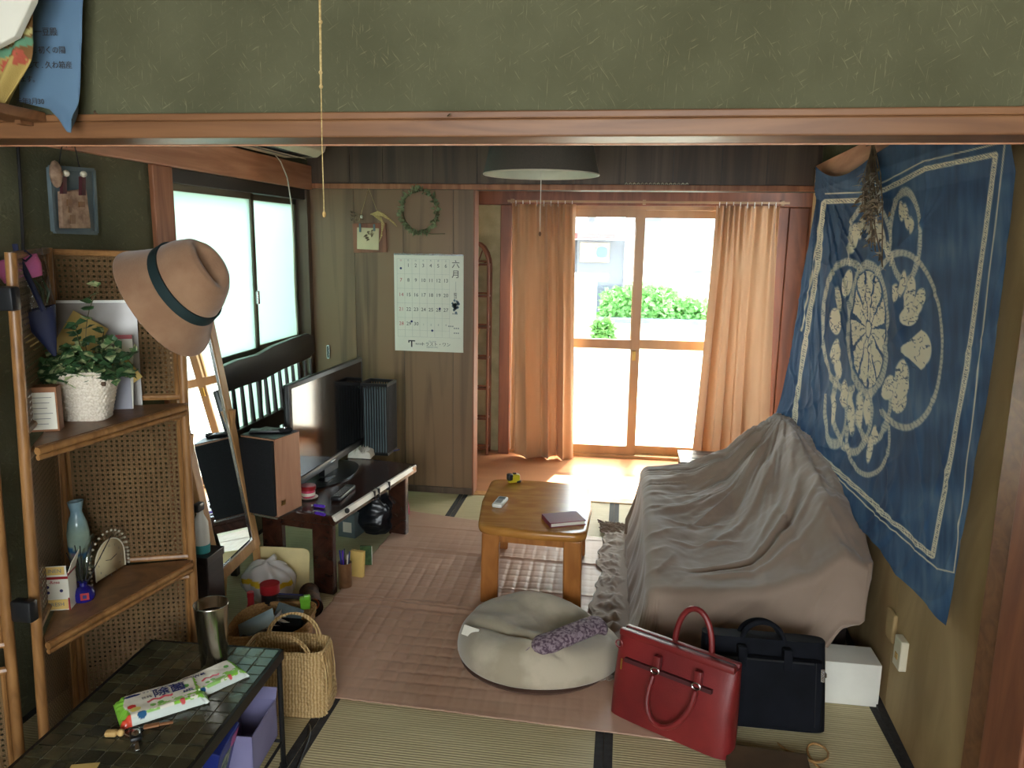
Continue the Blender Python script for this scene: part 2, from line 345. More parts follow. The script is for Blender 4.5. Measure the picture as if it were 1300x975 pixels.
def fixn(o):
    bm = bmesh.new(); bm.from_mesh(o.data); bmesh.ops.recalc_face_normals(bm, faces=bm.faces); bm.to_mesh(o.data); bm.free(); return o
def pt(name, mb, m, parent=None, smooth=False, world=False, label=None, stuff=False, bev=0, sub=0, solid=0):
    o = fixn(mk(name, mb.v, mb.f, m, parent, smooth, world))
    if label: o['label'] = label
    if stuff: o['kind'] = 'stuff'
    if smooth and smooth != 'all': o.data.set_sharp_from_angle(angle=math.radians(40))
    if bev:
        b = o.modifiers.new('bevel', 'BEVEL'); b.width = bev; b.segments = 2; b.limit_method = 'ANGLE'
    if solid:
        q = o.modifiers.new('solid', 'SOLIDIFY'); q.thickness = solid; q.offset = 0
    if sub:
        q = o.modifiers.new('sub', 'SUBSURF'); q.levels = q.render_levels = sub
    return o
def thing(name, label, cat, loc=(0, 0, 0), rz=0, group=None, rot=None):
    o = bpy.data.objects.new(name, None); COL.objects.link(o); o.empty_display_size = .05
    o.location = loc; o.rotation_euler = rot if rot else (0, 0, rz); o['label'] = label; o['category'] = cat
    if group: o['group'] = group
    MW[o] = Matrix.Translation(Vector(loc)) @ Euler(rot if rot else (0, 0, rz)).to_matrix().to_4x4(); return o
def tag(o, label, cat, group=None):
    o['label'] = label; o['category'] = cat
    if group: o['group'] = group
    return o
def st(o): o['kind'] = 'structure'; return o
def dup(root, loc, rz=None, label=None):
    r = root.copy(); COL.objects.link(r); r.location = loc
    if rz is not None: r.rotation_euler = (0, 0, rz)
    if label: r['label'] = label
    for ch in list(root.children):
        c = ch.copy(); COL.objects.link(c); c.parent = r
        for g in list(ch.children):
            d = g.copy(); COL.objects.link(d); d.parent = c
    return r
def surf(name, F, nu, nv, m, parent=None, colf=None, solid=0, world=False, wrapu=False, smooth=True, offset=0):
    U, V = np.meshgrid(np.linspace(0, 1, nu, endpoint=not wrapu), np.linspace(0, 1, nv)); X = F(U, V)
    X = np.stack([np.broadcast_to(a, U.shape) for a in X], -1).reshape(-1, 3).astype(float)
    if world and parent is not None:
        Mi = np.array(MW[parent].inverted()); X = X @ Mi[:3, :3].T + Mi[:3, 3]
    fs = []
    for j in range(nv-1):
        for i in range(nu if wrapu else nu-1): fs.append((j*nu+i, j*nu+(i+1) % nu, (j+1)*nu+(i+1) % nu, (j+1)*nu+i))
    me = bpy.data.meshes.new(name); me.from_pydata(X.tolist(), [], fs); me.update()
    if smooth: me.shade_smooth()
    if m: me.materials.append(MT[m] if isinstance(m, str) else m)
    if colf is not None:
        C = np.asarray(colf(U, V), float)/255.0; C = np.where(C <= .04045, C/12.92, ((C+.055)/1.055)**2.4)
        C4 = np.ones((nu*nv, 4)); C4[:, :3] = C.reshape(-1, 3)
        a = me.color_attributes.new('tint', 'FLOAT_COLOR', 'POINT'); a.data.foreach_set('color', C4.ravel())
    o = bpy.data.objects.new(name, me); COL.objects.link(o); o.parent = parent; MW[o] = MW[parent] if parent is not None else Matrix()
    if solid:
        q = o.modifiers.new('solid', 'SOLIDIFY'); q.thickness = solid; q.offset = offset
    return o
def noise2(x, y, seed=0, oct=4):
    """smooth value noise on numpy arrays"""
    out = np.zeros_like(x, float); amp = 1; tot = 0
    for o in range(oct):
        xi = np.floor(x).astype(int); yi = np.floor(y).astype(int); xf = x-xi; yf = y-yi
        xf = xf*xf*(3-2*xf); yf = yf*yf*(3-2*yf)
        h = lambda a, b: (np.sin(a*127.1+b*311.7+seed*74.7+o*13.3)*43758.5453) % 1
        out += amp*((h(xi, yi)*(1-xf)+h(xi+1, yi)*xf)*(1-yf)+(h(xi, yi+1)*(1-xf)+h(xi+1, yi+1)*xf)*yf); tot += amp; amp *= .5; x = x*2.03; y = y*2.03
    return out/tot*2-1
def text(body, size, org, xd, yd, m, parent, name='lettering', world=True, align='CENTER', depth=.0006, sx=1.0, label=None):
    cu = bpy.data.curves.new('t', 'FONT'); cu.body = body; cu.size = size; cu.align_x = align; cu.align_y = 'CENTER'; cu.extrude = depth; cu.resolution_u = 2
    o = bpy.data.objects.new('t', cu); COL.objects.link(o); dg = bpy.context.evaluated_depsgraph_get()
    me = bpy.data.meshes.new_from_object(o.evaluated_get(dg)); bpy.data.objects.remove(o)
    xd = Vector(xd).normalized(); yd = Vector(yd).normalized(); zd = xd.cross(yd)
    M = Matrix((xd*sx, yd, zd)).transposed().to_4x4(); M.translation = Vector(org)
    if world and parent is not None: M = MW[parent].inverted() @ M
    me.transform(M); me.materials.clear(); me.materials.append(MT[m]); me.name = name
    q = bpy.data.objects.new(name, me); COL.objects.link(q); q.parent = parent; MW[q] = MW[parent] if parent is not None else Matrix()
    if label: q['label'] = label
    return q
def quadprint(pts, z=0): pass
def B(lo, hi, bev=0, rot=None): return MB().box(lo, hi, rot, bev)

# ================================================================ THE SETTING
LW = -1.88                                                           # left wall plane
def rwx(y): return .912 + .042*(y-1.9)                               # right wall leans out a little
floor = st(pt('floor', B((-2.0, -1.7, -.06), (1.7, 4.60, -.012)), 'dust'))
for i, (x0, x1) in enumerate(((-1.88, -.93), (-.93, -.005), (-.005, .915))):
    for y0, y1 in ((-1.6, .868), (.872, 2.668), (2.672, 4.462)):
        m = pt('tatami_mat', B((x0+.001, y0, -.012), (x1-.001, y1, 0)), 'tatami', floor)
        for bx in (x0+.001, x1-.028):
            pt('cloth_border', B((bx, y0, 0), (bx+.027, y1, .0012)), 'border', m)
st(pt('wall_left', B((LW-.1, -1.7, 0), (LW, 2.93, 2.45)).box((LW-.1, 2.93, 1.83), (LW, 4.57, 2.45)).box((LW-.1, 2.93, 0), (LW, 4.57, .34)), 'earth'))
st(pt('trim_1', B((LW, -1.6, 1.825), (LW+.03, 4.46, 1.962), .004), 'rail'))
st(pt('trim_2', B((LW-.09, 2.90, 0), (LW+.02, 3.035, 1.825), .004), 'pillar'))
st(pt('trim_3', B((LW-.1, 4.42, 0), (LW+.012, 4.468, 1.825), .003), 'veneerdark'))
# left window
wl = st(pt('window_1', B((LW-.09, 3.036, 1.765), (LW-.0, 4.42, 1.824), .003).box((LW-.09, 3.036, .34), (LW, 4.42, .39)), 'darkframe'))
for nm, ya, yb, xx in (('sash', 3.04, 3.82, LW-.035), ('sash', 3.78, 4.415, LW-.068)):
    zz = (.39, 1.765); fr = MB().box((xx-.012, ya, zz[0]), (xx+.012, ya+.03, zz[1])).box((xx-.012, yb-.03, zz[0]), (xx+.012, yb, zz[1])).box((xx-.012, ya, zz[0]), (xx+.012, yb, zz[0]+.04)).box((xx-.012, ya, zz[1]-.03), (xx+.012, yb, zz[1])).box((xx-.012, ya, .93), (xx+.012, yb, .97))
    sh = pt('sash', fr, 'alu', wl)
    pt('pane', B((xx-.003, ya+.028, .42), (xx+.003, yb-.028, 1.74)), 'frost', sh)
pt('window_latch', B((LW-.03, 3.795, 1.2), (LW-.008, 3.815, 1.27), .004), 'silver', wl)
# back wall: veneer boards below, darker boards above
st(pt('wall_back', B((LW-.1, 4.475, 0), (-.875, 4.56, 1.83)).box((LW-.1, 4.475, 1.83), (1.12, 4.56, 2.45)), 'darkframe'))
wb = bpy.data.objects['wall_back']
xs = [LW, -1.60, -1.30, -1.0, -.872]
for a, b in zip(xs, xs[1:]): pt('panel', B((a+.0015, 4.468, .02), (b-.0015, 4.476, 1.83)), 'veneer', wb)
xs = [LW, -1.62, -1.42, -1.12, -.86, -.56, -.3, -.02, .24, .5, .74, 1.04]
for a, b in zip(xs, xs[1:]): pt('panel', B((a+.0015, 4.466, 1.865), (b-.0015, 4.476, 2.44)), 'veneerdark', wb)
st(pt('trim_4', B((LW, 4.452, 1.832), (1.05, 4.475, 1.862), .003), 'pillar'))
st(pt('trim_5', B((-.878, 4.45, 0), (-.868, 4.57, 1.83), .002), 'redwood'))
st(pt('baseboard_back', B((LW, 4.456, 0), (-.872, 4.468, .04), .002), 'veneerdark'))
# right wall of plywood with its rail
def wallquad(y0, y1, z0, z1, o0, o1): return [(rwx(y0)+o0, y0), (rwx(y1)+o0, y1), (rwx(y1)+o1, y1), (rwx(y0)+o1, y0)]
wr = st(pt('wall_right', MB().prism(wallquad(1.89, 4.6, 0, 0, 0, .08), 0, 1.84), 'ply'))
st(pt('wall_right_upper', MB().prism(wallquad(1.80, 4.6, 0, 0, .003, .08), 1.84, 2.45), 'earth'))
for a, b in ((1.892, 2.52), (2.523, 3.13), (3.133, 3.9), (3.903, 4.6)): pt('panel', MB().prism(wallquad(a, b, 0, 0, -.005, .0), .005, 1.835), 'ply', wr)
st(pt('trim_6', MB().prism(wallquad(1.9, 4.46, 0, 0, -.03, .0), 1.84, 1.965), 'rail'))
st(pt('baseboard_right', MB().prism(wallquad(1.9, 4.45, 0, 0, -.03, -.005), 0, .012), 'border'))
st(pt('trim_7', B((.885, 1.775, 0), (1.03, 1.872, 1.80), .004), 'beam'))
st(pt('trim_8', B((.872, 1.60, 0), (1.03, 1.765, 1.80), .006), 'redwood'))
# beam between the rooms and the earth wall over it
beam = st(pt('trim_9', B((LW, 1.70, 1.768), (1.25, 1.83, 1.806), .004).box((LW, 1.70, 1.806), (1.25, 1.83, 1.822), 0, .003), 'beam'))
st(pt('wall_transom', B((LW, 1.728, 1.822), (1.6, 1.79, 2.45)), 'earth'))
pt('track_lip', B((LW, 1.825, 1.765), (1.0, 1.832, 1.775)), 'rail', beam)
st(pt('ceiling', B((-2, -1.7, 2.45), (1.7, 4.6, 2.5)), 'ceil'))
# near room behind the camera, with an unseen opening added for the fill light
st(pt('wall_near_right', B((1.6, -1.7, 0), (1.7, 1.79, 2.45)).box((1.03, 1.72, 0), (1.6, 1.79, 1.83)), 'earth'))
st(pt('wall_near_back', B((-2, -1.7, 0), (1.7, -1.6, .85)).box((-2, -1.7, 2.05), (1.7, -1.6, 2.45)).box((-2, -1.7, .85), (-1.05, -1.6, 2.05)).box((1.05, -1.7, .85), (1.7, -1.6, 2.05)), 'earth'))
# sunny passage beyond the opening
st(pt('floor_passage', B((-2.6, 4.47, -.03), (1.5, 5.62, -.002)), 'engawa'))
st(pt('trim_10', B((-.868, 4.462, -.02), (1.03, 4.53, .006), .002), 'pine'))
pw = st(pt('wall_passage', B((-2.6, 5.5, 0), (-.86, 5.6, 2.1)).box((-.86, 5.52, 1.80), (1.4, 5.6, 2.1)).box((-2.7, 4.5, 0), (-2.6, 5.6, 2.1)), 'plaster'))
st(pt('trim_11', B((-2.6, 5.43, 1.792), (1.4, 5.5, 1.90), .004), 'redwood'))
st(pt('trim_12', B((-.875, 5.42, 0), (-.795, 5.5, 1.79), .004), 'redwood'))
sw = st(pt('wall_passage_right', B((1.34, 4.5, 0), (1.42, 5.6, 2.1)).box((.98, 5.5, 0), (1.40, 5.6, 1.8)), 'redwood'))
for a, b in ((.985, 1.07), (1.075, 1.2), (1.205, 1.335)): pt('panel', B((a, 5.48, 0), (b, 5.5, 1.79), .004), 'redwood', sw)
st(pt('ceiling_passage', B((-2.7, 4.5, 2.05), (1.45, 5.62, 2.1)), 'ceil'))
# sliding window to the garden
w2 = st(pt('window_2', B((-.795, 5.47, 1.765), (.98, 5.60, 1.80), .003).box((-.795, 5.47, -.02), (.98, 5.60, .022), 0, .003).box((-.795, 5.5, 0), (-.765, 5.6, 1.79)).box((.95, 5.5, 0), (.98, 5.6, 1.79)), 'sashwood'))
for ya, xa, xb in ((5.50, -.77, .125), (5.545, .055, .95)):
    fr = MB().box((xa, ya-.015, .02), (xa+.062, ya+.015, 1.765), 0, .003).box((xb-.062, ya-.015, .02), (xb, ya+.015, 1.765), 0, .003)
    fr.box((xa, ya-.0145, 1.715), (xb, ya+.0145, 1.765)).box((xa, ya-.0145, .80), (xb, ya+.0145, .865)).box((xa, ya-.0145, .02), (xb, ya+.0145, .085))
    sh = pt('sash', fr, 'sashwood', w2)
    pt('pane', B((xa+.06, ya-.003, .86), (xb-.06, ya+.003, 1.72)), 'glasstop', sh)
    pt('frosted_pane', B((xa+.06, ya-.003, .08), (xb-.06, ya+.003, .805)), 'frostback', sh, label='frosted lower pane')
pt('window_latch', B((.075, 5.47, .72), (.10, 5.487, .79), .004), 'gold', w2)
# garden and houses
st(pt('ground_outside', B((-30, 5.62, -.5), (30, 45, -.45)).box((-30, -20, -.5), (-2.0, 5.62, -.45)), 'concrete'))

st(pt('wall_light_block', B((-3.6, -3, -.45), (-3.5, 9, 3.4)), 'concrete'))  # unseen wall added to cut the sky light on the left window
# ================================================================ OUTSIDE
hg = thing('neighbour_house', 'grey walled neighbour house with small yellow-framed window', 'building', (-2, 13, -.45))
pt('wall', B((-6, 12, -.45), P(792, 340, 1, 12)+Vector((0, 3, 0))+Vector((0, 0, P(792, 305, 1, 12).z-P(792, 340, 1, 12).z))), 'housegrey', hg, world=True)
a = P(737, 308, 1, 11.95); b = P(773, 333, 1, 11.95)
fr = pt('window', B((a.x, 11.93, b.z), (b.x, 11.99, a.z)), 'yellow', hg, world=True)
for x0, x1 in ((.16, .52), (.58, .95)): pt('pane', B((a.x+(b.x-a.x)*x0, 11.91, b.z+.07), (a.x+(b.x-a.x)*x1, 11.93, a.z-.07)), 'slate', fr, world=True)
c = P(764, 320, 1, 11.9); pt('disc', MB().lathe([(.001, 0), (.09, .0), (.09, .02), (.001, .02)], c, 20, Matrix.Rotation(PI/2, 3, 'X')), 'blueball', fr, world=True, label='round blue disc')
z1 = P(760, 303, 1, 11.8).z
pt('eave', B((-6, 11.6, z1), (P(781, 300, 1, 11.6).x, 12.1, z1+.08)), 'redroof', hg, world=True)
pt('roof', MB().add([(-6, 11.6, z1+.08), (-.58, 11.6, z1+.08), (-.58, 15, z1+2.3), (-6, 15, z1+2.3), (-6, 15, z1), (-.58, 15, z1)], [(0, 1, 2, 3), (0, 3, 4), (1, 5, 2), (3, 2, 5, 4), (0, 4, 5, 1)]), 'roofing', hg, world=True)
hw = thing('white_house', 'white sided house beyond the hedge with grey tiled roof', 'building', (3, 12, -.45))
x0 = P(792, 340, 1, 12).x+.02; zt = P(850, 304, 1, 12).z; zl = P(850, 344, 1, 12).z
pt('wall', B((x0, 11.9, -.45), (8, 14.5, zt)), 'housewhite', hw, world=True)
pt('ledge', B((x0+.1, 11.84, zl-.02), (8, 11.9, zl+.02)), 'slate', hw, world=True)
pt('gutter', B((x0-.02, 11.5, zt), (8.2, 11.62, zt+.12)), 'slate', hw, world=True)
pt('roof', MB().add([(x0-.02, 11.6, zt+.05), (8.2, 11.6, zt+.05), (8.2, 15, zt+2.6), (x0-.02, 15, zt+2.6), (x0-.02, 15, zt), (8.2, 15, zt)], [(0, 1, 2, 3), (0, 3, 4), (1, 5, 2), (3, 2, 5, 4), (0, 4, 5, 1)]), 'roofing', hw, world=True)
a = P(822, 285, 1, 12.2); pt('chimney', B((a.x, 12.0, zt+.2), (a.x+.22, 12.3, zt+.75)), 'redroof', hw, world=True)
gw = thing('garden_wall', 'pale concrete garden wall with dark coping under the hedge', 'wall', (1.2, 8.6, -.45))
zc = P(830, 411, 1, 8.6).z; xl = P(760, 411, 1, 8.6).x
pt('wall', B((xl, 8.6, -.45), (4.5, 8.75, zc)), 'housewhite', gw, world=True); pt('coping', B((xl, 8.57, zc), (4.5, 8.78, zc+.045)), 'slate', gw, world=True)
gt = thing('storage_box', 'white storage locker outside the window beside the hedge', 'locker', (-.9, 8, -.45))
a = P(762, 430, 1, 8.0); b = P(756, 356, 1, 8.0)
pt('body', B((-1.9, 8.0, -.45), (b.x, 8.5, b.z)), 'housewhite', gt, world=True); pt('lid', B((-1.95, 7.95, b.z), (b.x+.12, 8.55, b.z+.05)), 'concrete', gt, world=True)
hd = MB(); r = random.Random(3)
tp = [(765, 372), (790, 367), (815, 360), (840, 366), (865, 378), (900, 388)]
def htop(x):
    for (ax, ay), (bx, by) in zip(tp, tp[1:]):
        if ax <= x <= bx: return ay+(by-ay)*(x-ax)/(bx-ax)
    return tp[-1][1]
for i in range(4200):
    px = r.uniform(763, 935); py = r.uniform(min(htop(min(px, 900))+r.uniform(-4, 6), 406), 410); yy = 8.9+r.uniform(-.15, .5)
    c = P(px, py, 1, yy); c.z = max(c.z, zc+.02)
    hd.leaf(c, (r.uniform(-1, 1), r.uniform(-1, .3), r.uniform(-.4, .8)), (r.uniform(-1, 1), -1, r.uniform(-1, 1)), r.uniform(.04, .09), r.uniform(.035, .07))
tag(pt('hedge', hd, 'hedge', stuff=True), 'bright green hedge behind the pale garden wall', 'hedge')
hd2 = MB()
for i in range(120):
    c = P(r.uniform(757, 775), r.uniform(410, 430), 1, 7.7); hd2.leaf(c, (r.uniform(-1, 1), r.uniform(-1, .3), r.uniform(-.4, .8)), (0, -1, r.uniform(-1, 1)), .09, .06)
hd2.tube([P(765, 430, 1, 7.7)-Vector((0, 0, .9)), P(765, 415, 1, 7.7)], .012, 6)
tag(pt('small_bush', hd2, 'hedge', stuff=True), 'small green bush beside the white locker', 'bush')

# ================================================================ CURTAINS
def curtain(name, label, xa0, xa1, xb0, xb1, y, z0, z1, folds, seed, amp=.05, wexp=1.2):
    t = thing(name, label, 'curtain', ((xa0+xa1)/2, y, 0), group='curtains of the garden window')
    def F(U, V):                                     # V 0 top -> 1 bottom
        W = V**wexp; x0 = xa0+(xb0-xa0)*W; x1 = xa1+(xb1-xa1)*W
        uu = U+.05*np.sin(U*7+seed)+.035*noise2(U*2.2+seed, V*.9, seed, 2)
        ph = 2*PI*folds*uu; k_ = .5+.5*noise2(U*3.3, V*1.1+seed, seed+3, 2)
        soft = np.sin(ph)+.35*np.sin(ph*2.1+seed); pinch = np.sin(ph*2.6+seed*2)*np.exp(-(V/.16)**2)
        x = x0+(x1-x0)*U+.010*np.sin(ph*2)*V; yy = y+amp*(.35+.75*V)*soft*k_+.45*amp*pinch+.006*noise2(U*7, V*6, seed)
        z = z1-(z1-z0)*V+.014*np.sin(ph*.5+seed)*V-.012*(1-k_)*np.exp(-(V/.03)**2)
        return x, yy, z
    surf('fabric', F, 260, 60, 'curtain', t, world=True, solid=.002)
    hk = MB(); n = 9
    for i in range(n):
        x = xa0+(xa1-xa0)*(i+.5)/n; hk.box((x-.002, y+.004, z1-.02), (x+.002, y+.02, z1+.018))
    pt('hooks', hk, 'white', t, world=True, stuff=True)
    return t
cu1 = curtain('curtain', 'beige floor-length curtain gathered beside the rattan shelf', -.785, -.350, -.76, -.31, 5.36, .004, 1.80, 3.2, 1.3)
cu2 = curtain('curtain', 'beige floor-length curtain gathered beside the indigo wall hanging', .58, .985, P(880, 565, 1, 5.36).x, 1.04, 5.36, .05, 1.80, 3.4, 4.1, wexp=1.5)
tag(pt('curtain_rail', MB().box((-.82, 5.372, 1.808), (1.05, 5.392, 1.822)).box((-.8, 5.39, 1.80), (-.78, 5.45, 1.83)).box((1.0, 5.39, 1.80), (1.02, 5.45, 1.83)).box((.1, 5.39, 1.80), (.12, 5.45, 1.83)), 'sashwood'), 'tan curtain rail across the garden window top', 'rail')
hk = MB()
for i in range(16): x = -.02+i*.022; hk.tube([(x, 4.455, 1.866), (x+.008, 4.448, 1.872), (x+.014, 4.456, 1.866)], .003, 5)
tag(pt('spare_hooks', hk, 'offwhite', stuff=True), 'cluster of ivory curtain hooks along the opening header', 'hook')

# tall rattan shelf in the passage
rs = thing('rattan_shelf', 'tall narrow reddish rattan shelf with arched top in the passage', 'shelf', (-1.06, 5.38, 0))
xc, hw_, y0, y1, zt = P(603, 400, 1, 5.42).x, .105, 5.36, 5.47, 1.46
arch = [(xc-hw_, y1, 0)]+[(xc-hw_*math.cos(a), y1, 1.36+.17*math.sin(a)) for a in [PI*i/10 for i in range(11)]]+[(xc+hw_, y1, 0)]
pt('arched_frame', MB().tube(arch, .010, 8), 'redwood', rs, True, world=True)
pt('arched_frame', MB().tube([(x, y0, z) for x, _, z in arch], .010, 8), 'redwood', rs, True, world=True)
for k in range(7):
    z = .04+k*.222; sh = pt('shelf_board', B((xc-hw_, y0, z), (xc+hw_, y1, z+.012)).tube([(xc-hw_, y0, z+.03), (xc+hw_, y0, z+.03)], .006, 6), 'redwood', rs, world=True)
    if k < 6:
        m_ = MB()
        for q in range(9): x = xc-hw_+.012+q*.012; m_.tube([(x, y1-.01, z), (x, y1-.01, z+.2)], .004, 5)
        for q in range(7): m_.tube([(xc-hw_, y1-.014, z+.03+q*.024), (xc+.0, y1-.014, z+.03+q*.024)], .003, 5)
        pt('woven_back', m_, 'redwood', rs, world=True, stuff=True)
m_ = MB()
for a in (.3, .7, 1.1, 1.5): m_.tube([(xc, y1, 1.36), (xc-hw_*math.cos(a*1.9), y1, 1.36+.16*math.sin(a*1.9))], .005, 6)
pt('fan_rods', m_, 'redwood', rs, True, world=True)
tag(pt('dry_branch', MB().tube([(-1.07, 5.35, .6), (-1.05, 5.34, .8), (-1.06, 5.34, .98)], .005, 6).tube([(-1.05, 5.34, .8), (-1.00, 5.33, .93)], .004, 6).tube([(-1.07, 5.35, .60), (-1.10, 5.35, .4)], .005, 6), 'pine', smooth=True), 'pale forked branch hung on the arched rattan shelf', 'branch')
# low black stool by the garden window
ts = thing('low_bench', 'low dark bench with slatted top between curtain and sofa', 'bench', (.66, 5.0, 0))
for k in range(3): pt('slat', B((.40, 4.86+k*.1, .15), (.95, 4.953+k*.1, .172), .004), 'blackwood', ts, world=True)
for sx in (.43, .91):
    for sy in (4.88, 5.13): pt('leg', B((sx-.02, sy-.02, 0), (sx+.02, sy+.02, .148), .003), 'blackwood', ts, world=True)
pt('apron', B((.45, 4.87, .10), (.89, 4.885, .148)), 'blackwood', ts, world=True)

# ================================================================ CARDBOARD ON THE FLOOR
def cbF(U, V):                                       # U across, V near -> far
    xl = -1.215+.05*V; xr = .30; y0 = 2.285-.06*U; y1 = 4.09-.28*U
    x = xl+(xr-xl)*U; y = y0+(y1-y0)*V
    x = x+.012*noise2(V*6, V*0, 3)*(1-U)
    z = .009+0*U
    for yc, wd, hh in ((2.93, .012, -.0035), (2.958, .010, .006), (2.99, .006, .004), (3.52, .012, -.003), (3.545, .008, .005), (3.2, .006, .0035), (3.85, .006, .003)):
        yy = y+.012*noise2(x*3, x*0, 5, 2)+.03*(x+.5); z = z+hh*np.exp(-((yy-yc)/wd)**2)
    gx = np.abs(((x*18.0+.4*y) % 1)-.5)*2; gy = np.abs(((y*16.0) % 1)-.5)*2
    m = np.clip(1.6*np.exp(-((x+.62)**2/.22+(y-2.95)**2/.5)), 0, 1)
    z = z-.0034*m*(np.exp(-((gx)/.30)**2)+.8*np.exp(-((gy)/.30)**2))*(.8+.4*noise2(x*4, y*4, 71, 2))
    z = z+.0012*noise2(x*6, y*6, 8)+.004*np.exp(-(U*40)**2)*np.clip(noise2(V*7, V*0, 2), 0, 1)
    return x, y, np.maximum(z, .0035)
cb = thing('cardboard_sheet', 'flattened brown cardboard with fold lines laid over the tatami', 'cardboard', (-.45, 3.1, 0))
surf('sheet', cbF, 300, 330, 'card', cb, world=True, solid=.003, offset=-1)

# ================================================================ LOW TABLE
Z = .36
c = [P(605, 668, 2, Z), P(745, 681, 2, Z), P(750, 616, 2, Z), P(624, 607, 2, Z)]
lt = thing('low_table', 'square varnished oak low table with rounded corners on cardboard', 'table', ((c[0].x+c[2].x)/2, (c[0].y+c[2].y)/2, .008))
def rounded(c, r, n=6, bulge=.012):
    out = []; m = len(c)
    for i in range(m):
        p = c[i]; a = (c[i-1]-p).normalized(); b = (c[(i+1) % m]-p).normalized(); s_ = p+a*r; e = p+b*r
        for k in range(n+1):
            t = k/n; out.append((s_*(1-t)**2+p*2*t*(1-t)+e*t*t))
        nx = c[(i+1) % m]; mid = (p+nx)/2; cen = sum(c, Vector())/m; out.append(mid+(mid-cen).normalized()*bulge)
    return out
top = rounded(c, .075); cen = sum(c, Vector())/4
def ring(s_, z): return [(cen+(p-cen)*s_).to_tuple()[:2]+(z,) for p in top]
n = len(top); vs = []; fs = []
for s_, z in ((.955, Z-.036), (.99, Z-.034), (1, Z-.022), (1, Z-.008), (.985, Z), (.93, Z+.0)): vs += ring(s_, z)
for j in range(5):
    for i in range(n): fs.append((j*n+i, j*n+(i+1) % n, (j+1)*n+(i+1) % n, (j+1)*n+i))
fs += [tuple(range(n))[::-1], tuple(range(5*n, 6*n))]
pt('tabletop', MB().add(vs, fs), 'oak', lt, 'all', world=True)
for i in range(4):
    p = c[i]; a = (c[i-1]-p).normalized(); b = (c[(i+1) % 4]-p).normalized(); o_ = p+(a+b)*.020
    L1, L2 = .078, .05
    if i in (0, 2): a, b = b, a
    q = [o_, o_+b*L2, o_+b*L2+a*L1, o_+a*L1] if False else [o_, o_+a*L1, o_+a*L1+b*L2, o_+b*L2]
    bt = [Vector((v.x, v.y, .008)) for v in q]; bt = [bt[0]+(bt[0]-cen).xy.to_3d()*.02]+[v+(p-cen).xy.to_3d()*.02 for v in bt[1:]]
    for v in bt: v.z = .0085
    tp_ = [Vector((v.x, v.y, Z-.034)) for v in q]
    pt('leg', MB().hexa(bt, tp_), 'oakleg', lt, world=True, bev=.008)
for i in range(4):
    p, q = c[i], c[(i+1) % 4]; d = (q-p).normalized(); nn = (cen-(p+q)/2).normalized()
    a_ = p+d*.09+nn*.045; b_ = q-d*.09+nn*.045; a_.z = b_.z = Z-.055
    pt('apron', MB().bar(a_, b_, .018, .04), 'oakleg', lt, world=True)
# things on the table
ZT = Z+.0005
p = P(652, 610, 2, ZT+.01)
tm = thing('tape_measure', 'yellow and black tape measure at far corner of oak table', 'tape measure', (p.x, p.y, ZT), .5)
pt('case', B((-.032, -.017, 0), (.032, .017, .045), .012), 'yellowbright', tm, True)
pt('grip', B((-.034, -.0185, .012), (-.006, .0185, .047), .008).box((.012, -.0185, 0), (.034, .0185, .012), None, .004), 'black', tm, True)
pt('lock_button', B((-.004, -.008, .042), (.012, .008, .05), .003), 'black', tm); pt('tape_tip', B((.03, -.01, .004), (.044, .01, .006)), 'silver', tm)
p = P(635, 640, 2, ZT)
rc = thing('white_remote', 'small white remote control on the left of oak table', 'remote control', (p.x, p.y, ZT), -.12)
pt('body', B((-.024, -.058, 0), (.024, .058, .02), .007), 'white', rc, True)
pt('display', B((-.016, .015, .0195), (.016, .045, .0208)), 'slate', rc)
for k in range(3): pt('button', B((-.014, -.035+k*.016, .0195), (.014, -.027+k*.016, .022), .001), 'greyink', rc)
p = P(716, 662, 2, ZT)
bk = thing('book', 'maroon covered book lying flat on oak table corner', 'book', (p.x, p.y, ZT), .42)
pt('page_block', B((-.078, -.056, .003), (.074, .056, .017)), 'paper', bk); pt('cover', B((-.08, -.059, 0), (.078, .059, .003), 0).box((-.08, -.059, .017), (.078, .059, .0205)).box((-.082, -.059, 0), (-.078, .059, .0205)), 'maroon', bk)

# ================================================================ FLOOR CUSHION
cc = Vector((-.272, 2.66, .012))
fc = thing('floor_cushion', 'large round taupe velour floor cushion with folds', 'cushion', cc)
def cuF(U, V):
    a = 2*PI*U; R = .292+.012*np.cos(2*a+1)+.008*np.cos(3*a)
    t = V*PI; rr = np.sin(t)**.62; zz = -np.cos(t)
    r = R*np.where(V < .5, np.maximum(rr, .0), rr); x = r*np.cos(a)*1.04; y = r*np.sin(a)*.95
    h = .073+.0*x
    z = np.where(zz > 0, zz**.8*h, -(np.abs(zz)**.5)*.038)+.038
    rn = np.sqrt(x*x+y*y)/R
    topm = np.clip((zz-.1)*2, 0, 1)
    z = z+topm*(.052*(1-.6*rn)*np.clip(1+0*x, 0, 1)-.055*np.exp(-(((x-.08-.3*y)/.15)**2+((y-.02)/.11)**2))+.034*np.exp(-(((x+.04)/.16)**2+((y-.18)/.08)**2))+.018*np.exp(-(((x+.02)/.2)**2+((y+.2)/.06)**2)))
    w_ = noise2(x*7+4, y*7, 4)*.013+.009*np.sin((y+.5*x)*42+3*noise2(x*5, y*5, 9))*np.exp(-(((x+.14)/.10)**2+((y-.10)/.07)**2))
    cr = -.020*np.exp(-(((y+.9*x*.55+.155)/.014)**2))*np.exp(-((x+.05)/.19)**2)+.008*np.exp(-(((y+.55*x+.115)/.03)**2))*np.exp(-((x+.1)/.2)**2)
    z = z+topm*(w_+cr)
    return x, y, np.maximum(z, 0)
surf('cover', cuF, 140, 70, 'cushion', fc, wrapu=True)
fixn(bpy.data.objects['cover'])
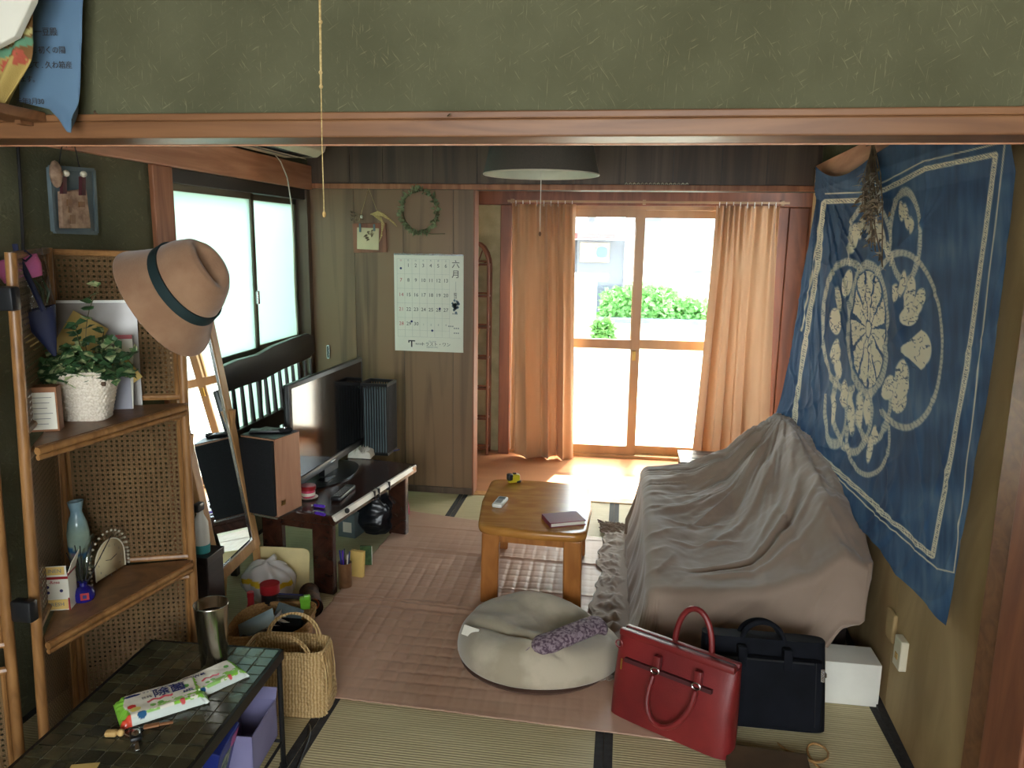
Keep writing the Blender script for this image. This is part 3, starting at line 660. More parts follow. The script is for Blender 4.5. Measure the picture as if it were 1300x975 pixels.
pt('base_cloth', MB().lathe([(.25, -.004), (.296, .0), (.298, .006), (.25, .014)], seg=48, sx=.975, sy=.90), 'cushionbase', fc, True)
tp_ = P(597, 803, 2, .10); pt('care_tag', MB().box((-.032, -.0012, -.018), (.032, .0012, .018), (0, 0, 0)).xf(Matrix.Translation(P(597, 802, 2, .132)) @ Euler((-.6, .05, -.35)).to_matrix().to_4x4()), 'paper', fc, world=True)
# eye pillow
ep = thing('eye_pillow', 'purple grey patterned bean pillow lying on the round cushion', 'pillow', (-.13, 2.55, .09))
k = [P(674, 822, 2, .155), P(700, 815, 2, .160), P(728, 804, 2, .165), P(755, 793, 2, .160), P(770, 795, 2, .145)]
def epF(U, V):
    K = np.array([list(v) for v in k]); t = V*4; i = np.clip(t.astype(int), 0, 3); f = (t-i)[..., None]
    c_ = K[i]*(1-f)+K[i+1]*f; c_ = c_+np.array([0, 0, 0])
    r = .047*np.minimum(1, np.minimum(np.sqrt(np.maximum(V*9, .0)), np.sqrt(np.maximum((1-V)*9, 0))))*(1+.08*noise2(U*6, V*10, 3)); a = 2*PI*U
    return c_[..., 0]+r*np.cos(a)*-.45, c_[..., 1]+r*np.cos(a)*.9, c_[..., 2]+r*np.sin(a)*.62
fixn(surf('cloth', epF, 24, 50, 'velcro', ep, world=True, wrapu=True))
fr_ = MB()
for i in range(14):
    a = k[0]+Vector((-.004, .001*i-.008, .002)); fr_.tube([a, a+Vector((-.016+random.uniform(-.005, .003), random.uniform(-.012, .012), -.012))], .0015, 4)
pt('gathered_end', fr_, 'velcro', ep, world=True)

# ================================================================ SOFA
so = thing('sofa', 'low sofa under a wrinkled taupe jersey cover', 'sofa', (.5, 3.2, 0))
HX = np.array([0, .25, .5, .72, .88, 1.0]); HY = np.array([0, .2, .45, .7, 1.0])
HH = np.array([[.31, .315, .335, .40, .50, .46], [.345, .305, .33, .46, .60, .60], [.375, .325, .335, .46, .64, .66], [.39, .375, .40, .55, .70, .70], [.40, .42, .50, .64, .715, .69]])
def smoothinterp(xs, ys, x):
    i = np.clip(np.searchsorted(xs, x, 'right')-1, 0, len(xs)-2); return i, np.clip((x-xs[i])/(xs[i+1]-xs[i]), 0, 1)
def hfun(s_, t):
    i, f = smoothinterp(HX, None, s_); j, g = smoothinterp(HY, None, t); f = f*f*(3-2*f)*.6+f*.4; g = g*g*(3-2*g)*.6+g*.4
    return (HH[j, i]*(1-f)+HH[j, i+1]*f)*(1-g)+(HH[j+1, i]*(1-f)+HH[j+1, i+1]*f)*g
SX0, SX1, SY0, SY1 = .17, .885, 2.70, 3.93
def sofaF(U, V):
    du, dv = .62, .42                                 # cloth lengths past front and ends, in metres
    X = -du+U*(du+(SX1-SX0)+.10); Y = -dv+V*(dv*2+SY1-SY0)
    LX, LY = SX1-SX0, SY1-SY0
    cxx = np.clip(X, 0, LX); cyy = np.clip(Y, 0, LY)
    ox = X-cxx; oy = Y-cyy; d = np.sqrt((ox)**2+(oy)**2)+1e-9; nx, ny = ox/d, oy/d
    s_, t = cxx/LX, cyy/LY
    h = hfun(s_, t)
    # tension ridges: from far back peak fanning to the front, and from the near front corner sweeping up to the near back
    px_, py_ = cxx+SX0, cyy+SY0
    def ridge(a, b, wdt, amp, bow=0):
        a = np.array(a); b = np.array(b); v = b-a; L_ = np.hypot(*v); v = v/L_
        q = (px_-a[0])*v[0]+(py_-a[1])*v[1]; e = -(px_-a[0])*v[1]+(py_-a[1])*v[0]; e = e-bow*np.sin(np.clip(q/L_, 0, 1)*PI)
        wgt = np.clip(q/L_*6, 0, 1)*np.clip((1-q/L_)*4, 0, 1); return amp*wgt*np.exp(-(e/wdt)**2)
    e = ridge((.76, 3.78), (.20, 3.35), .022, .016, .03)+ridge((.78, 3.7), (.30, 3.0), .018, .013, .05)-ridge((.77, 3.74), (.24, 3.18), .03, .016, .04)
    e = e+ridge((.74, 3.85), (.19, 3.72), .02, .014)-ridge((.75, 3.80), (.19, 3.54), .03, .02)+ridge((.80, 3.6), (.50, 2.95), .016, .012, .05)
    e = e+ridge((.20, 2.80), (.84, 3.15), .02, .018, -.10)+ridge((.20, 2.82), (.80, 3.35), .016, .013, -.13)-ridge((.20, 2.80), (.82, 3.25), .03, .016, -.11)
    e = e+ridge((.24, 2.78), (.84, 2.95), .018, .013, -.05)+ridge((.2, 3.05), (.55, 3.12), .012, .008)+ridge((.2, 3.25), (.5, 3.3), .012, .008)
    fan = np.arctan2(py_-3.85, px_-.80); rad = np.hypot(py_-3.85, px_-.8); e = e*(.75+1.3*np.abs(noise2(px_*5, py_*5, 41, 2)))+.024*noise2(fan*8, rad*1.2, 3, 3)*np.clip(rad*4, 0, 1)*np.exp(-(rad/.8)**2)+.020*(.5-np.abs(noise2(fan*13+3, rad*1.6, 9, 2)))**2*2+.014*(.5-np.abs(noise2(px_*4-py_*9, py_*3+px_*2, 77, 3)))**3*6*np.exp(-((s_-.3)/.3)**2)*np.exp(-(rad/.6)**2)*np.clip(rad*4, 0, 1)
    bk_ = np.clip((s_-.6)*4, 0, 1); e = e+bk_*.016*noise2(px_*26+py_*9, py_*9-px_*10, 6, 3)+.003*noise2(px_*14, py_*20, 12, 3)
    e = e+.004*np.sin(px_*60+8*noise2(px_*3, py_*5, 22, 2))*np.exp(-((s_-.12)/.12)**2)*noise2(px_*3, py_*9, 8, 2)
    on = np.clip(1-d/.03, 0, 1); z = h+e*(.35+.65*on)
    # past the edge the cloth rounds over and drops
    rnd_ = .045; arc = rnd_*PI/2
    out = np.where(d < arc, rnd_*np.sin(np.minimum(d, arc)/rnd_), rnd_); dz = np.where(d < arc, rnd_*(1-np.cos(np.minimum(d, arc)/rnd_)), rnd_+d-arc)
    dz = dz*np.where(ny < 0, 1-.50*np.clip((s_-.72)/.28, 0, 1)*np.clip(-ny, 0, 1), 1)
    hh = h; drop = np.minimum(dz, hh-.012); rest = np.maximum(dz-(hh-.012), 0)
    per = np.where(np.abs(oy) > 0, np.arctan2(ny, nx)*.35, 0)+px_*1.0*np.abs(ny)+py_*np.abs(nx)
    fold = 1.5*noise2(per*9, d*1.5, 17, 2)+.25*np.sin(per*40+5*noise2(per*3, d*3, 5, 2))
    k_ = np.clip(dz/.30, 0, 1)
    frontm = np.abs(nx)*(nx < 0)
    out = out+.10*k_**2*(frontm*.55+.18*np.abs(ny))+fold*.014*k_+(rest*.62)+np.clip(-ny, 0, 1)*k_*.020*1.5*noise2(px_*4-dz*5, dz*4+px_*3, 55, 3)+np.clip(-ny, 0, 1)*k_*.012*np.clip(1-np.abs(noise2(px_*5+dz*6, dz*2.5-px_, 58, 2))/.12, 0, 1)
    out = np.where(nx > 0, np.minimum(out, .02), out)
    z = z-drop
    z = np.where(rest > 0, .013+.035*np.abs(noise2(per*11, rest*11, 4, 3))*np.clip(rest*10, 0, 1)+.0*z, z)
    x = SX0+cxx+nx*out; y = SY0+cyy+ny*out
    return x, y, np.maximum(z, .017)
surf('jersey_cover', sofaF, 260, 300, 'sofacloth', so, world=True, solid=.003, offset=-1)
pt('frame', B((.26, 2.80, .0), (.87, 3.9, .24)), 'blackwood', so, world=True)
pb = thing('white_plinth', 'white board plinth at the near end of the sofa by the wall', 'plinth', (.7, 2.6, 0))
pt('board', B((.50, 2.535, 0), (.915, 2.66, .155), .002), 'white', pb, world=True)

# ================================================================ INDIGO WALL HANGING
G = [[(1042, 211, .985), (1104, 207, .965), (1190, 160, .93), (1303, 150, .90)],
     [(1031, 310, .965), (1090, 335, .955), (1172, 320, .925), (1281, 330, .895)],
     [(1017, 400, .93), (1078, 450, .93), (1158, 480, .91), (1261, 480, .89)],
     [(1003, 490, .86), (1063, 555, .895), (1140, 620, .895), (1234, 640, .885)],
     [(978, 541, .80), (1042, 600, .875), (1112, 690, .885), (1205, 792, .883)]]
GP = np.array([[list(P(a, b, 0, min(x, .985))) for a, b, x in row] for row in G])
def lag(ts, t): return [np.prod([(t-ts[j])/(ts[i]-ts[j]) for j in range(len(ts)) if j != i], axis=0) for i in range(len(ts))]
def tapF(U, V, wr=1.0):
    lu = lag([0, 1/3, 2/3, 1], U); lv = lag([0, .25, .5, .75, 1], V); R_ = 0
    for j in range(5):
        for i in range(4): R_ = R_+(lv[j]*lu[i])[..., None]*GP[j, i]
    x, y, z = R_[..., 0], R_[..., 1], R_[..., 2]
    rad_ = np.hypot(U*1.2+.02, V); an_ = np.arctan2(U*1.2+.02, V+.02)
    rg = lambda n_: np.clip(1-np.abs(n_)/.22, 0, 1)**2
    ten = .014*rg(noise2(an_*11, rad_*.9, 31, 2))*np.exp(-((rad_-.35)/.45)**2)+.010*rg(noise2(U*13+V*2.5, V*1.1, 33, 2))+.016*rg(noise2(U*7-V*4, V*1.8, 35, 2))*V+.008*rg(noise2(U*5+V*6, V*3-U*2, 39, 2))
    f = ten+.005*np.sin(U*34+V*6+3*noise2(U*3, V*2, 5, 2))*(.25+V)*np.clip((1-U)*3, .5, 1)+.005*np.sin(U*80+10*V)*(V > .2)*np.exp(-((U-.3)/.25)**2)*V+.006*noise2(U*8, V*5, 9)
    f = f*np.clip(V*8, 0.15, 1)*.62*(1-.6*np.clip((U-.6)/.3, 0, 1))*wr
    z = z-.028*np.sin(np.clip(U/.42, 0, 1)*PI)*np.exp(-(V/.05)**2)+.006*np.sin(U*30)*np.exp(-((1-V)/.02)**2)
    wall = rwx(y)-.036+.028*np.clip((1.825-z)*10, 0, 1)
    x = np.minimum(x, wall-.012)-np.abs(f)-.006
    x = x-.03*np.exp(-(U/.05)**2)*V
    return x, y, z
def pix(x, y, z):
    q = np.stack([x-CAM.x, y-CAM.y, z-CAM.z], -1) @ np.array(ROT); return CX-F_PX*q[..., 0]/q[..., 2], CY+F_PX*q[..., 1]/q[..., 2]
def tapC(U, V):
    x, y, z = tapF(U, V, 0.0); p, q = pix(x, y, z)
    base = np.array([58, 90, 126.]); dark = np.array([38, 62, 94.]); pale = np.array([226, 220, 196.]); mid = np.array([112, 136, 158.])
    n_ = noise2(p/5.0, q/60.0, 3, 3)[..., None]*.5+noise2(p/40, q/40, 6, 2)[..., None]*.6
    C = base+(mid-base)*np.clip(n_*.9, 0, .6)+(dark-base)*np.clip(-n_*1.3, 0, 1)
    def paint(m, c_=pale, a=1.0): 
        nonlocal C
        m = np.clip(m, 0, 1)[..., None]*a; C = C*(1-m)+c_*m
    def seg(pts, wd, c_=pale, a=1.0, dots=False):
        for (ax, ay), (bx, by) in zip(pts, pts[1:]):
            vx, vy = bx-ax, by-ay; L2 = vx*vx+vy*vy; t = np.clip(((p-ax)*vx+(q-ay)*vy)/L2, 0, 1); d = np.hypot(p-ax-t*vx, q-ay-t*vy)
            paint((wd-d)/1.0+.5, c_, a)
            if dots: paint(((wd*.55-d)+.5)*(((np.sin(p*2.3)*np.sin(q*2.1+p)) > .1)), dark, .75)
    def ell(cx_, cy_, rx, ry, rot=0):
        c0, s0 = math.cos(rot), math.sin(rot); dx, dy = p-cx_, q-cy_; a = (dx*c0+dy*s0)/rx; b = (-dx*s0+dy*c0)/ry; return np.hypot(a, b), np.arctan2(b, a)
    def ringe(cx_, cy_, rx, ry, rot=0, wd=2.2, amin=None, mask=None):
        r_, a = ell(cx_, cy_, rx, ry, rot); g = (wd-np.abs(r_-1)*min(rx, ry)*1.15)+.5
        if mask is not None: g = g*mask
        paint(g, pale, .8); paint((np.clip(g, 0, 1))*((np.sin(a*60+q*.4) > .3)&(np.sin(q*2.2+p*1.7) > -.2)), dark, .45)
    def fill(cx_, cy_, rx, ry, rot=0, cracks=1):
        r_, a = ell(cx_, cy_, rx, ry, rot); m = (1-r_)*min(rx, ry)+.5; paint(m)
        k_ = noise2(p/6.5+cx_, q/5.0, int(cx_) % 17, 2); paint(np.clip(m, 0, 1)*np.clip(1.6-np.abs(k_)/.045, 0, 1), dark, .9*cracks)
    seg([(1048, 246), (1100, 244), (1172, 205), (1276, 180), (1212, 715+12), (1190, 722), (1100, 642), (1030, 573), (1012, 556)], .8)
    seg([(1048, 256), (1100, 254), (1176, 214), (1264, 196), (1228, 470), (1184, 706), (1097, 628), (1044, 580), (1008, 545), (1022, 440), (1040, 330), (1046, 258)], 3.1, dots=True)
    seg([(1044, 262), (1032, 350), (1018, 420)], .8)
    low = q > 0
    ringe(1106, 318, 27, 62, mask=(q < 338)); ringe(1150, 300, 19, 57, mask=(p > 1131)|(q < 290)); ringe(1078, 414, 33, 82, mask=~((p > 1088)&(q > 345)))
    ringe(1148, 432, 49, 111, -.03, mask=~((p < 1122)&(q > 350)&(q < 520)))
    ringe(1084, 512, 24, 62, mask=q > 470); ringe(1062, 520, 13, 44, mask=q > 500); ringe(1103, 555, 27, 48, mask=(q > 540)); ringe(1108, 500, 24, 60, mask=q > 495)
    ringe(1104, 418, 25, 82)
    # petals in the middle oval
    r_, a = ell(1104, 418, 21, 74); m = (r_ < 1)&(np.abs(np.sin(a*5.5+.3)) > .22+.10*r_)&(r_ > .16); paint(m*1.0); paint((r_ < .13)*1.0)
    kk = noise2(p/5, q/5.5, 4, 2); paint(m*np.clip(1.6-np.abs(kk)/.04, 0, 1), dark, .8)
    for e_ in [(1156, 373, 6, 24, .12), (1167, 384, 7, 19, .25), (1156, 401, 10, 13, .3), (1164, 444, 19, 27, 0), (1146, 482, 9, 26, .05), (1130, 492, 9, 16, .2), (1147, 360, 4, 17, .1), (1139, 372, 4, 12, 0), (1142, 510, 9, 15, .2),
               (1062, 408, 8, 17, 0), (1066, 380, 4, 16, -.1), (1077, 360, 6, 18, .15), (1062, 446, 6, 16, .1), (1065, 468, 4, 13, -.1), (1085, 303, 5, 20, .2), (1093, 290, 4, 14, .1), (1108, 288, 4, 15, -.1), (1115, 292, 4, 17, -.1), (1122, 300, 4, 17, -.15), (1128, 318, 4, 12, 0),
               (1145, 268, 4, 13, 0), (1152, 275, 4, 17, -.1), (1158, 286, 3, 11, 0), (1082, 525, 5, 28, 0), (1093, 520, 4, 25, .05), (1060, 520, 3.5, 20, 0), (1073, 500, 5, 18, 0), (1105, 570, 4, 18, .15), (1112, 552, 4, 12, 0), (1102, 520, 5, 20, 0)]:
        if e_[0] == 1164: 
            r_, a = ell(*e_[:4]); wdg = np.clip((p-1145)*.9+3-np.abs(q-444), -1, 1); paint(np.minimum((1-r_)*16+.5, wdg+.5)); paint((r_ < .9)*np.clip(1.6-np.abs(noise2(p/9, q/8, 5, 2))/.04, 0, 1), dark, .9)
        else: fill(*e_)
    return np.clip(C, 0, 255)
tp0 = thing('indigo_wall_hanging', 'indigo cloth with pale batik petal motif pinned on right wall', 'wall hanging', GP[0, 3].tolist())
surf('cloth', tapF, 330, 520, 'printmatte', tp0, tapC, world=True)
for u_ in (0.003, .45, .62): 
    x, y, z = [float(a) for a in tapF(np.array([[u_]]), np.array([[0.008]]))] if False else [float(np.ravel(a)[0]) for a in tapF(np.array([[u_]]), np.array([[0.008]]))]
    pt('pin', MB().ball((x-.004, y, z), .006, 8), 'silver', tp0, world=True)
# dried plant bundle
dp = thing('dried_plant_bundle', 'bundle of dried flowers hung upside down over indigo cloth', 'dried flowers', P(1108, 185, 0, .91))
r = random.Random(5); s1 = MB(); s2 = MB(); s3 = MB()
top_ = P(1108, 183, 0, .915)
for i in range(26):
    e = P(1108+r.uniform(-16, 14), 300+r.uniform(-45, 40), 0, .885+r.uniform(-.03, .015)); m_ = (top_+e)/2+Vector((r.uniform(-.02, .01), r.uniform(-.04, .04), 0)); s1.tube([top_+Vector((0, r.uniform(-.01, .01), r.uniform(-.01, .02))), m_, e], .0022, 4)
    for q in range(7):
        c_ = m_.lerp(e, r.uniform(.0, 1.1)); (s2 if q % 2 else s3).leaf(c_, (r.uniform(-1, .3), r.uniform(-1, 1), r.uniform(-1, .2)), (r.uniform(-1, 1), 0, 1), r.uniform(.02, .045), r.uniform(.008, .018))
for i in range(60):
    a = P(1108+r.gauss(0, 9), 262+r.gauss(0, 9), 0, .87+r.uniform(-.03, .02)); s2.leaf(a, (r.uniform(-1, .3), r.uniform(-1, 1), r.uniform(-1, .6)), (1, 0, 1), .03, .014)
for i in range(14): s1.tube([top_, top_+Vector((r.uniform(-.02, .0), r.uniform(-.09, .09), r.uniform(.0, .04)))], .002, 4)
pt('stems', s1, 'dried', dp, world=True, stuff=True); pt('dried_leaves', s2, 'dried', dp, world=True, stuff=True); pt('pale_leaves', s3, 'driedpale', dp, world=True, stuff=True)
pt('string', MB().tube([top_+Vector((0, 0, -.01)), top_+Vector((.01, 0, .03))], .005, 6), 'twine', dp, world=True)

# wall fittings on the right
op = P(1128, 800, 0, .905)
ob = tag(pt('cable_hole_cover', B((rwx(2.5)-.02, 2.49, .26), (rwx(2.5)-.005, 2.56, .36), .006), 'ply'), 'wooden cable plate low on the plywood wall', 'wall plate')
sk = thing('wall_socket', 'ivory block fixed on the plywood wall below the indigo cloth', 'socket', (.9, 2.42, .26))
pt('plate', B((rwx(2.42)-.03, 2.37, .23), (rwx(2.42)-.006, 2.43, .33), .004, None), 'offwhite', sk, world=True)
pt('socket_slot', B((rwx(2.42)-.032, 2.39, .26), (rwx(2.42)-.029, 2.41, .28)), 'wood', sk, world=True)

# ================================================================ BAGS
def bag_mesh(w_, h_, d0, d1, nseg=10, taper=.94, bulge=.012):
    """soft briefcase, base on z = 0: x width, y depth"""
    vs = []; fs = []; ring = []
    for j in range(nseg+1):
        t = j/nseg; hw = w_/2*(1-(1-taper)*t); dd = (d0*(1-t)+d1*t)/2+bulge*math.sin(PI*t)
        pr = []
        for k in range(32):
            a = 2*PI*k/32; e = .28; x = hw*math.copysign(abs(math.cos(a))**e, math.cos(a)); y = dd*math.copysign(abs(math.sin(a))**.6, math.sin(a)); pr.append((x, y, h_*t))
        vs += pr
    for j in range(nseg):
        for k in range(32): fs.append((j*32+k, j*32+(k+1) % 32, (j+1)*32+(k+1) % 32, (j+1)*32+k))
    fs += [tuple(range(32))[::-1], tuple(range(nseg*32, nseg*32+32))]
    return MB().add(vs, fs)
def handle_mb(x0, x1, y, zb, zt, r, up=1, n=16, yo=0):
    pts = []
    for i in range(n+1):
        a = PI*i/n; pts.append(((x0+x1)/2-(x1-x0)/2*math.cos(a)*1.0, y+yo*math.sin(a), zb+(zt-zb)*math.sin(a)**.75))
    return MB().tube(pts, r, 8)
p1, p2 = P(772, 908, 2, .01), P(918, 973, 2, .01); d_ = (p2-p1); ang = math.atan2(d_.y, d_.x); wd = d_.xy.length
rb = thing('red_briefcase', 'red leather briefcase with two handles leaning against the sofa', 'bag', ((p1+p2)/2+Vector((.026, .050, 0))).to_tuple(), rot=(-.13, -.02, ang-.02))
pt('body', bag_mesh(wd*1.05, .272, .10, .05, taper=.985), 'redleather', rb, True)
pt('top_flap', B((-wd*.5, -.032, .262), (wd*.5, -.006, .285), .006).box((-wd*.5, .008, .262), (wd*.5, .032, .285), None, .006), 'redleather', rb, True)
pt('zip', B((-wd*.47, -.008, .27), (wd*.47, .010, .281)), 'redzip', rb)
yf = -.058
pt('front_zip', B((-wd*.40, yf+.004, .190), (wd*.36, yf+.018, .203)), 'redzip', rb)
pt('zip_pull', B((-wd*.42, yf-.006, .165), (-wd*.405, yf-.001, .202), .002), 'gold', rb, label='brass zip pull')
for sx in (-.04, .10): pt('strap_tab', B((sx-.012, yf-.008, .20), (sx+.012, yf+.012, .25), .004), 'redleather', rb, True)
for sx in (-.04, .10): pt('ring', MB().tube([(sx+.014*math.cos(a), yf-.010, .205+.010*math.sin(a)) for a in [2*PI*i/12 for i in range(12)]], .0025, 6, True), 'silver', rb, True, label='silver ring')
pts = [(-.04, yf-.012, .20), (-.050, yf-.02, .15), (-.052, yf-.03, .10), (-.030, yf-.036, .06), (.01, yf-.038, .045), (.05, yf-.036, .065), (.085, yf-.03, .11), (.102, yf-.02, .16), (.10, yf-.012, .20)]
pt('front_handle', MB().tube(pts, .0105, 8), 'redleather', rb, True, sub=1)
pt('back_handle', handle_mb(-.03, .10, .03, .24, .405, .0105), 'redleather', rb, True, sub=1)
pt('side_ring', MB().tube([(-wd*.46+.012*math.cos(a), yf+.004, .243+.012*math.sin(a)) for a in [2*PI*i/12 for i in range(12)]], .0025, 6, True), 'redleather', rb, True)
p1, p2 = P(905, 930, 2, .01), P(1047, 944, 2, .01); d_ = (p2-p1); wd = .40
bb = thing('black_briefcase', 'black nylon briefcase standing between red bag and white plinth', 'bag', (p2+Vector((-wd/2+.015, .085, 0))).to_tuple(), rot=(-.20, .0, math.atan2(d_.y, d_.x)))
pt('body', bag_mesh(wd, .282, .115, .09, taper=.97), 'nylon', bb, True)
pt('front_pocket', B((-wd*.46, -.085, .012), (wd*.44, -.05, .235), .016), 'nylon', bb, True)
pt('pocket_trim', B((-wd*.43, -.088, .225), (wd*.36, -.083, .231)).box((wd*.375, -.088, .03), (wd*.381, -.083, .23)), 'blackmatte', bb)
pt('top_zip', B((-wd*.44, -.012, .268), (wd*.44, .012, .277), .003), 'black', bb)
pt('zip_pull', B((wd*.41, -.091, .175), (wd*.44, -.086, .215), .002), 'silver', bb, label='silver zip pull'); pt('zip_pull', B((-wd*.2, -.008, .276), (-wd*.15, -.002, .280)), 'silver', bb)
pt('side_buckle', B((wd*.485, -.02, .165), (wd*.505, .0, .18), .003), 'silver', bb)
for s_, yy in ((0, -.04), (1, .03)): pt('handle', handle_mb(-.075, .065, yy, .24, .335-.012*s_, .009), 'nylon', bb, True, sub=1)
for sx in (-.075, .065): pt('strap_base', B((sx-.014, -.09, .20), (sx+.014, -.05, .265), .004), 'nylon', bb, True)
# flat dusty box and lead at the front
fbx = thing('dusty_floor_box', 'flat dusty brown box with white label strip before black bag', 'box', (.56, 2.12, 0))
pt('body', B((.36, 2.03, .001), (.60, 2.20, .035), .004, (0, 0, -.06)), 'dust', fbx, world=True)
pt('label_strip', B((.39, 2.055, .0352), (.56, 2.08, .0362), 0, (0, 0, -.06)), 'paper', fbx, world=True, label='white label strip')
text('E 100V', .016, (.50, 2.068, .0364), (1, -.06, 0), (.06, 1, 0), 'ink', fbx) if False else None
q = [P(a, b, 2, .008) for a, b in ((985, 940), (1000, 955), (1010, 968), (1035, 972), (1055, 962), (1050, 948), (1030, 940), (1022, 950), (1030, 965), (1040, 974), (1060, 990))]
for v in q: v.z = .042 if v.x < .62 and v.y < 2.22 else .006
tag(pt('brown_lead', MB().tube(q, .0045, 6), 'strawdark', smooth=True, sub=1), 'looped brown electric lead beside the black bag', 'cable')
tag(pt('white_plug', B((.50, 2.205, .001), (.545, 2.225, .016), .004), 'white'), 'small white plug under the black bag', 'plug')

# ================================================================ RATTAN FOLDING SCREEN
fs_ = thing('folding_screen', 'rattan folding screen with cane panels and two corner shelves', 'screen', (-1.45, 1.9, 0))
def V3(*a): return Vector(a)
nb, nt_ = V3(-1.468, 1.611, 0), V3(-1.39, 1.611, 1.515)                # near post
rb_, rt_ = V3(-1.343, 2.175, 0), V3(-1.295, 2.175, 1.518)             # right post
lb_, lt_ = V3(-1.70, 2.03, 0), V3(-1.645, 2.03, 1.515)                 # far corner post
db_, dt_ = V3(-1.78, 1.40, 0), V3(-1.70, 1.40, 1.52)                   # left wing
def panel(name, b0, t0, b1, t1, label=None, trim=0.0):
    """frame between two posts with cane in three fields; own axes x along, z up"""
    b0, t0, b1, t1 = b0.copy(), t0.copy(), b1.copy(), t1.copy()
    d = (b1-b0); d.z = 0; L_ = d.length; d.normalize(); up = ((t0-b0)+(t1-b1)).normalized(); nn = up.cross(d).normalized()
    M = Matrix((d, nn, up)).transposed().to_4x4(); M.translation = b0+d*trim; Wd = L_-2*trim; H_ = 1.505
    Ml = MW[fs_].inverted() @ M
    fm = MB()
    for x in (.011, Wd-.011): fm.tube([(x, 0, .0), (x, 0, H_)], .0135, 10)
    zs = [(.06, .455), (.55, .985), (1.075, H_-.02)]
    for a, b in zs:
        for z in (a-.012, b+.012): fm.tube([(.02, 0, z), (Wd-.02, 0, z)], .0095, 8)
        for x in (.030, Wd-.030): fm.tube([(x, 0, a-.01), (x, 0, b+.01)], .006, 6)
    f = pt(name, fm, 'rattan', fs_, True); f.matrix_local = Ml; MW[f] = M
    if label: f['label'] = label
    for a, b in zs:
        pt('cane_field', MB().add([(.03, 0, a-.005), (Wd-.03, 0, a-.005), (Wd-.03, 0, b+.005), (.03, 0, b+.005)], [(0, 1, 2, 3)]), 'cane', f)
    return f
panel('panel', lb_, lt_, rb_, rt_, trim=.004)
panel('panel', nb, nt_, lb_, lt_, trim=.016)
panel('panel', db_, dt_, nb+V3(-.035, -.012, 0), nt_+V3(-.035, -.012, 0), trim=.004)
for zc in (.62, 1.40):
    t = zc/1.515; p = nb.lerp(nt_, t)+V3(-.016, -.012, 0); pt('binding', MB().box(p-V3(.030, .018, .028), p+V3(.026, .012, .028), None, .006), 'blacktape', fs_, True, world=True, label='black tape binding')
for zc in (.524, 1.04):
    t = zc/1.515; a = nb.lerp(nt_, t); b = rb_.lerp(rt_, t); c_ = lb_.lerp(lt_, t); a += V3(.016, .01, 0); b += V3(-.012, -.035, 0); c_ += V3(.035, -.01, 0)
    sh = pt('shelf', MB().prism([(a.x, a.y), (b.x, b.y), (b.x-.0, b.y+.02), (c_.x, c_.y), (a.x-.02, a.y+.02)], zc-.012, zc), 'rattandark', fs_, world=True, label='triangular corner shelf')
    pt('edge_rod', MB().tube([(a.x+.004, a.y, zc-.012), (b.x+.004, b.y, zc-.010)], .010, 10).tube([(a.x+.004, a.y, zc-.028), (b.x+.004, b.y, zc-.028)], .007, 10), 'rattan', sh, True, world=True)
Z1, Z2 = 1.0405, .5245
pdir = (rb_-lb_).normalized(); pn = V3(pdir.y, -pdir.x, 0); PANG = math.atan2(pdir.y, pdir.x)
def PP(px, py, off):                           # sight line meets a plane standing off the right cane panel
    o = lb_+pn*off; d = P(px, py, 1, 2)-CAM; return CAM+d*((o-CAM).dot(pn)/d.dot(pn))
# --- on the upper shelf
p = P(50, 549, 2, Z1)
sb = thing('small_carton', 'small brown carton with white printed front left of white basket', 'box', (p.x, p.y+.03, Z1), .42)
pt('carton', B((-.034, -.022, 0), (.034, .022, .118), .001), 'brownbox', sb)
pt('front_label', B((-.030, -.0232, .006), (.030, -.022, .104)), 'paper', sb, label='white printed label')
for k in range(6): text(('ingredients', 'room mist', 'natural', 'fragrance', 'clean air', 'relax')[k], .008, (0, -.0236, .088-k*.013), (1, 0, 0), (0, 0, 1), 'greyink', sb, world=False) if k in () else pt('print_line', B((-.022, -.0238, .09-k*.014), (.022-.006*(k % 3), -.0232, .0915-k*.014)), 'greyink', sb)
pb0, pb1 = P(76, 540, 2, Z1), P(126, 532, 2, Z1); bc = (pb0+pb1)/2; bc.z = Z1; bc.y += .05; bc.x -= .01
wbk = thing('white_basket', 'white woven basket planted with ivy on upper screen shelf', 'basket', bc, .25)
def bkF(rx0, ry0, rx1, ry1, h, rows, cols, amp, e=.45):
    def F(U, V):
        a = 2*PI*U; rx = rx0+(rx1-rx0)*V; ry = ry0+(ry1-ry0)*V
        cc_, ss = np.cos(a), np.sin(a); x = rx*np.sign(cc_)*np.abs(cc_)**e; y = ry*np.sign(ss)*np.abs(ss)**e
        row = np.floor(V*rows); b_ = np.abs(np.sin(PI*V*rows))**.6; wv = np.cos(U*cols*PI+PI*row)
        k_ = 1+amp*(b_*(.6+.5*wv))/.1*1.0
        return x*k_, y*k_, h*V
    return F
surf('weave', bkF(.052, .040, .078, .058, .135, 13, 36, .004), 288, 105, 'whitewicker', wbk, wrapu=True, solid=.003)
pt('rim', MB().tube([(.080*math.copysign(abs(math.cos(a))**.5, math.cos(a)), .060*math.copysign(abs(math.sin(a))**.5, math.sin(a)), .136) for a in [2*PI*i/40 for i in range(40)]], .0045, 6, True), 'whitewicker', wbk, True)
pt('soil', B((-.07, -.05, .10), (.07, .05, .112)), 'dust', wbk)
r = random.Random(8); iv = MB(); ip = MB(); stm = MB(); C0 = MW[wbk] @ V3(0, 0, .13)
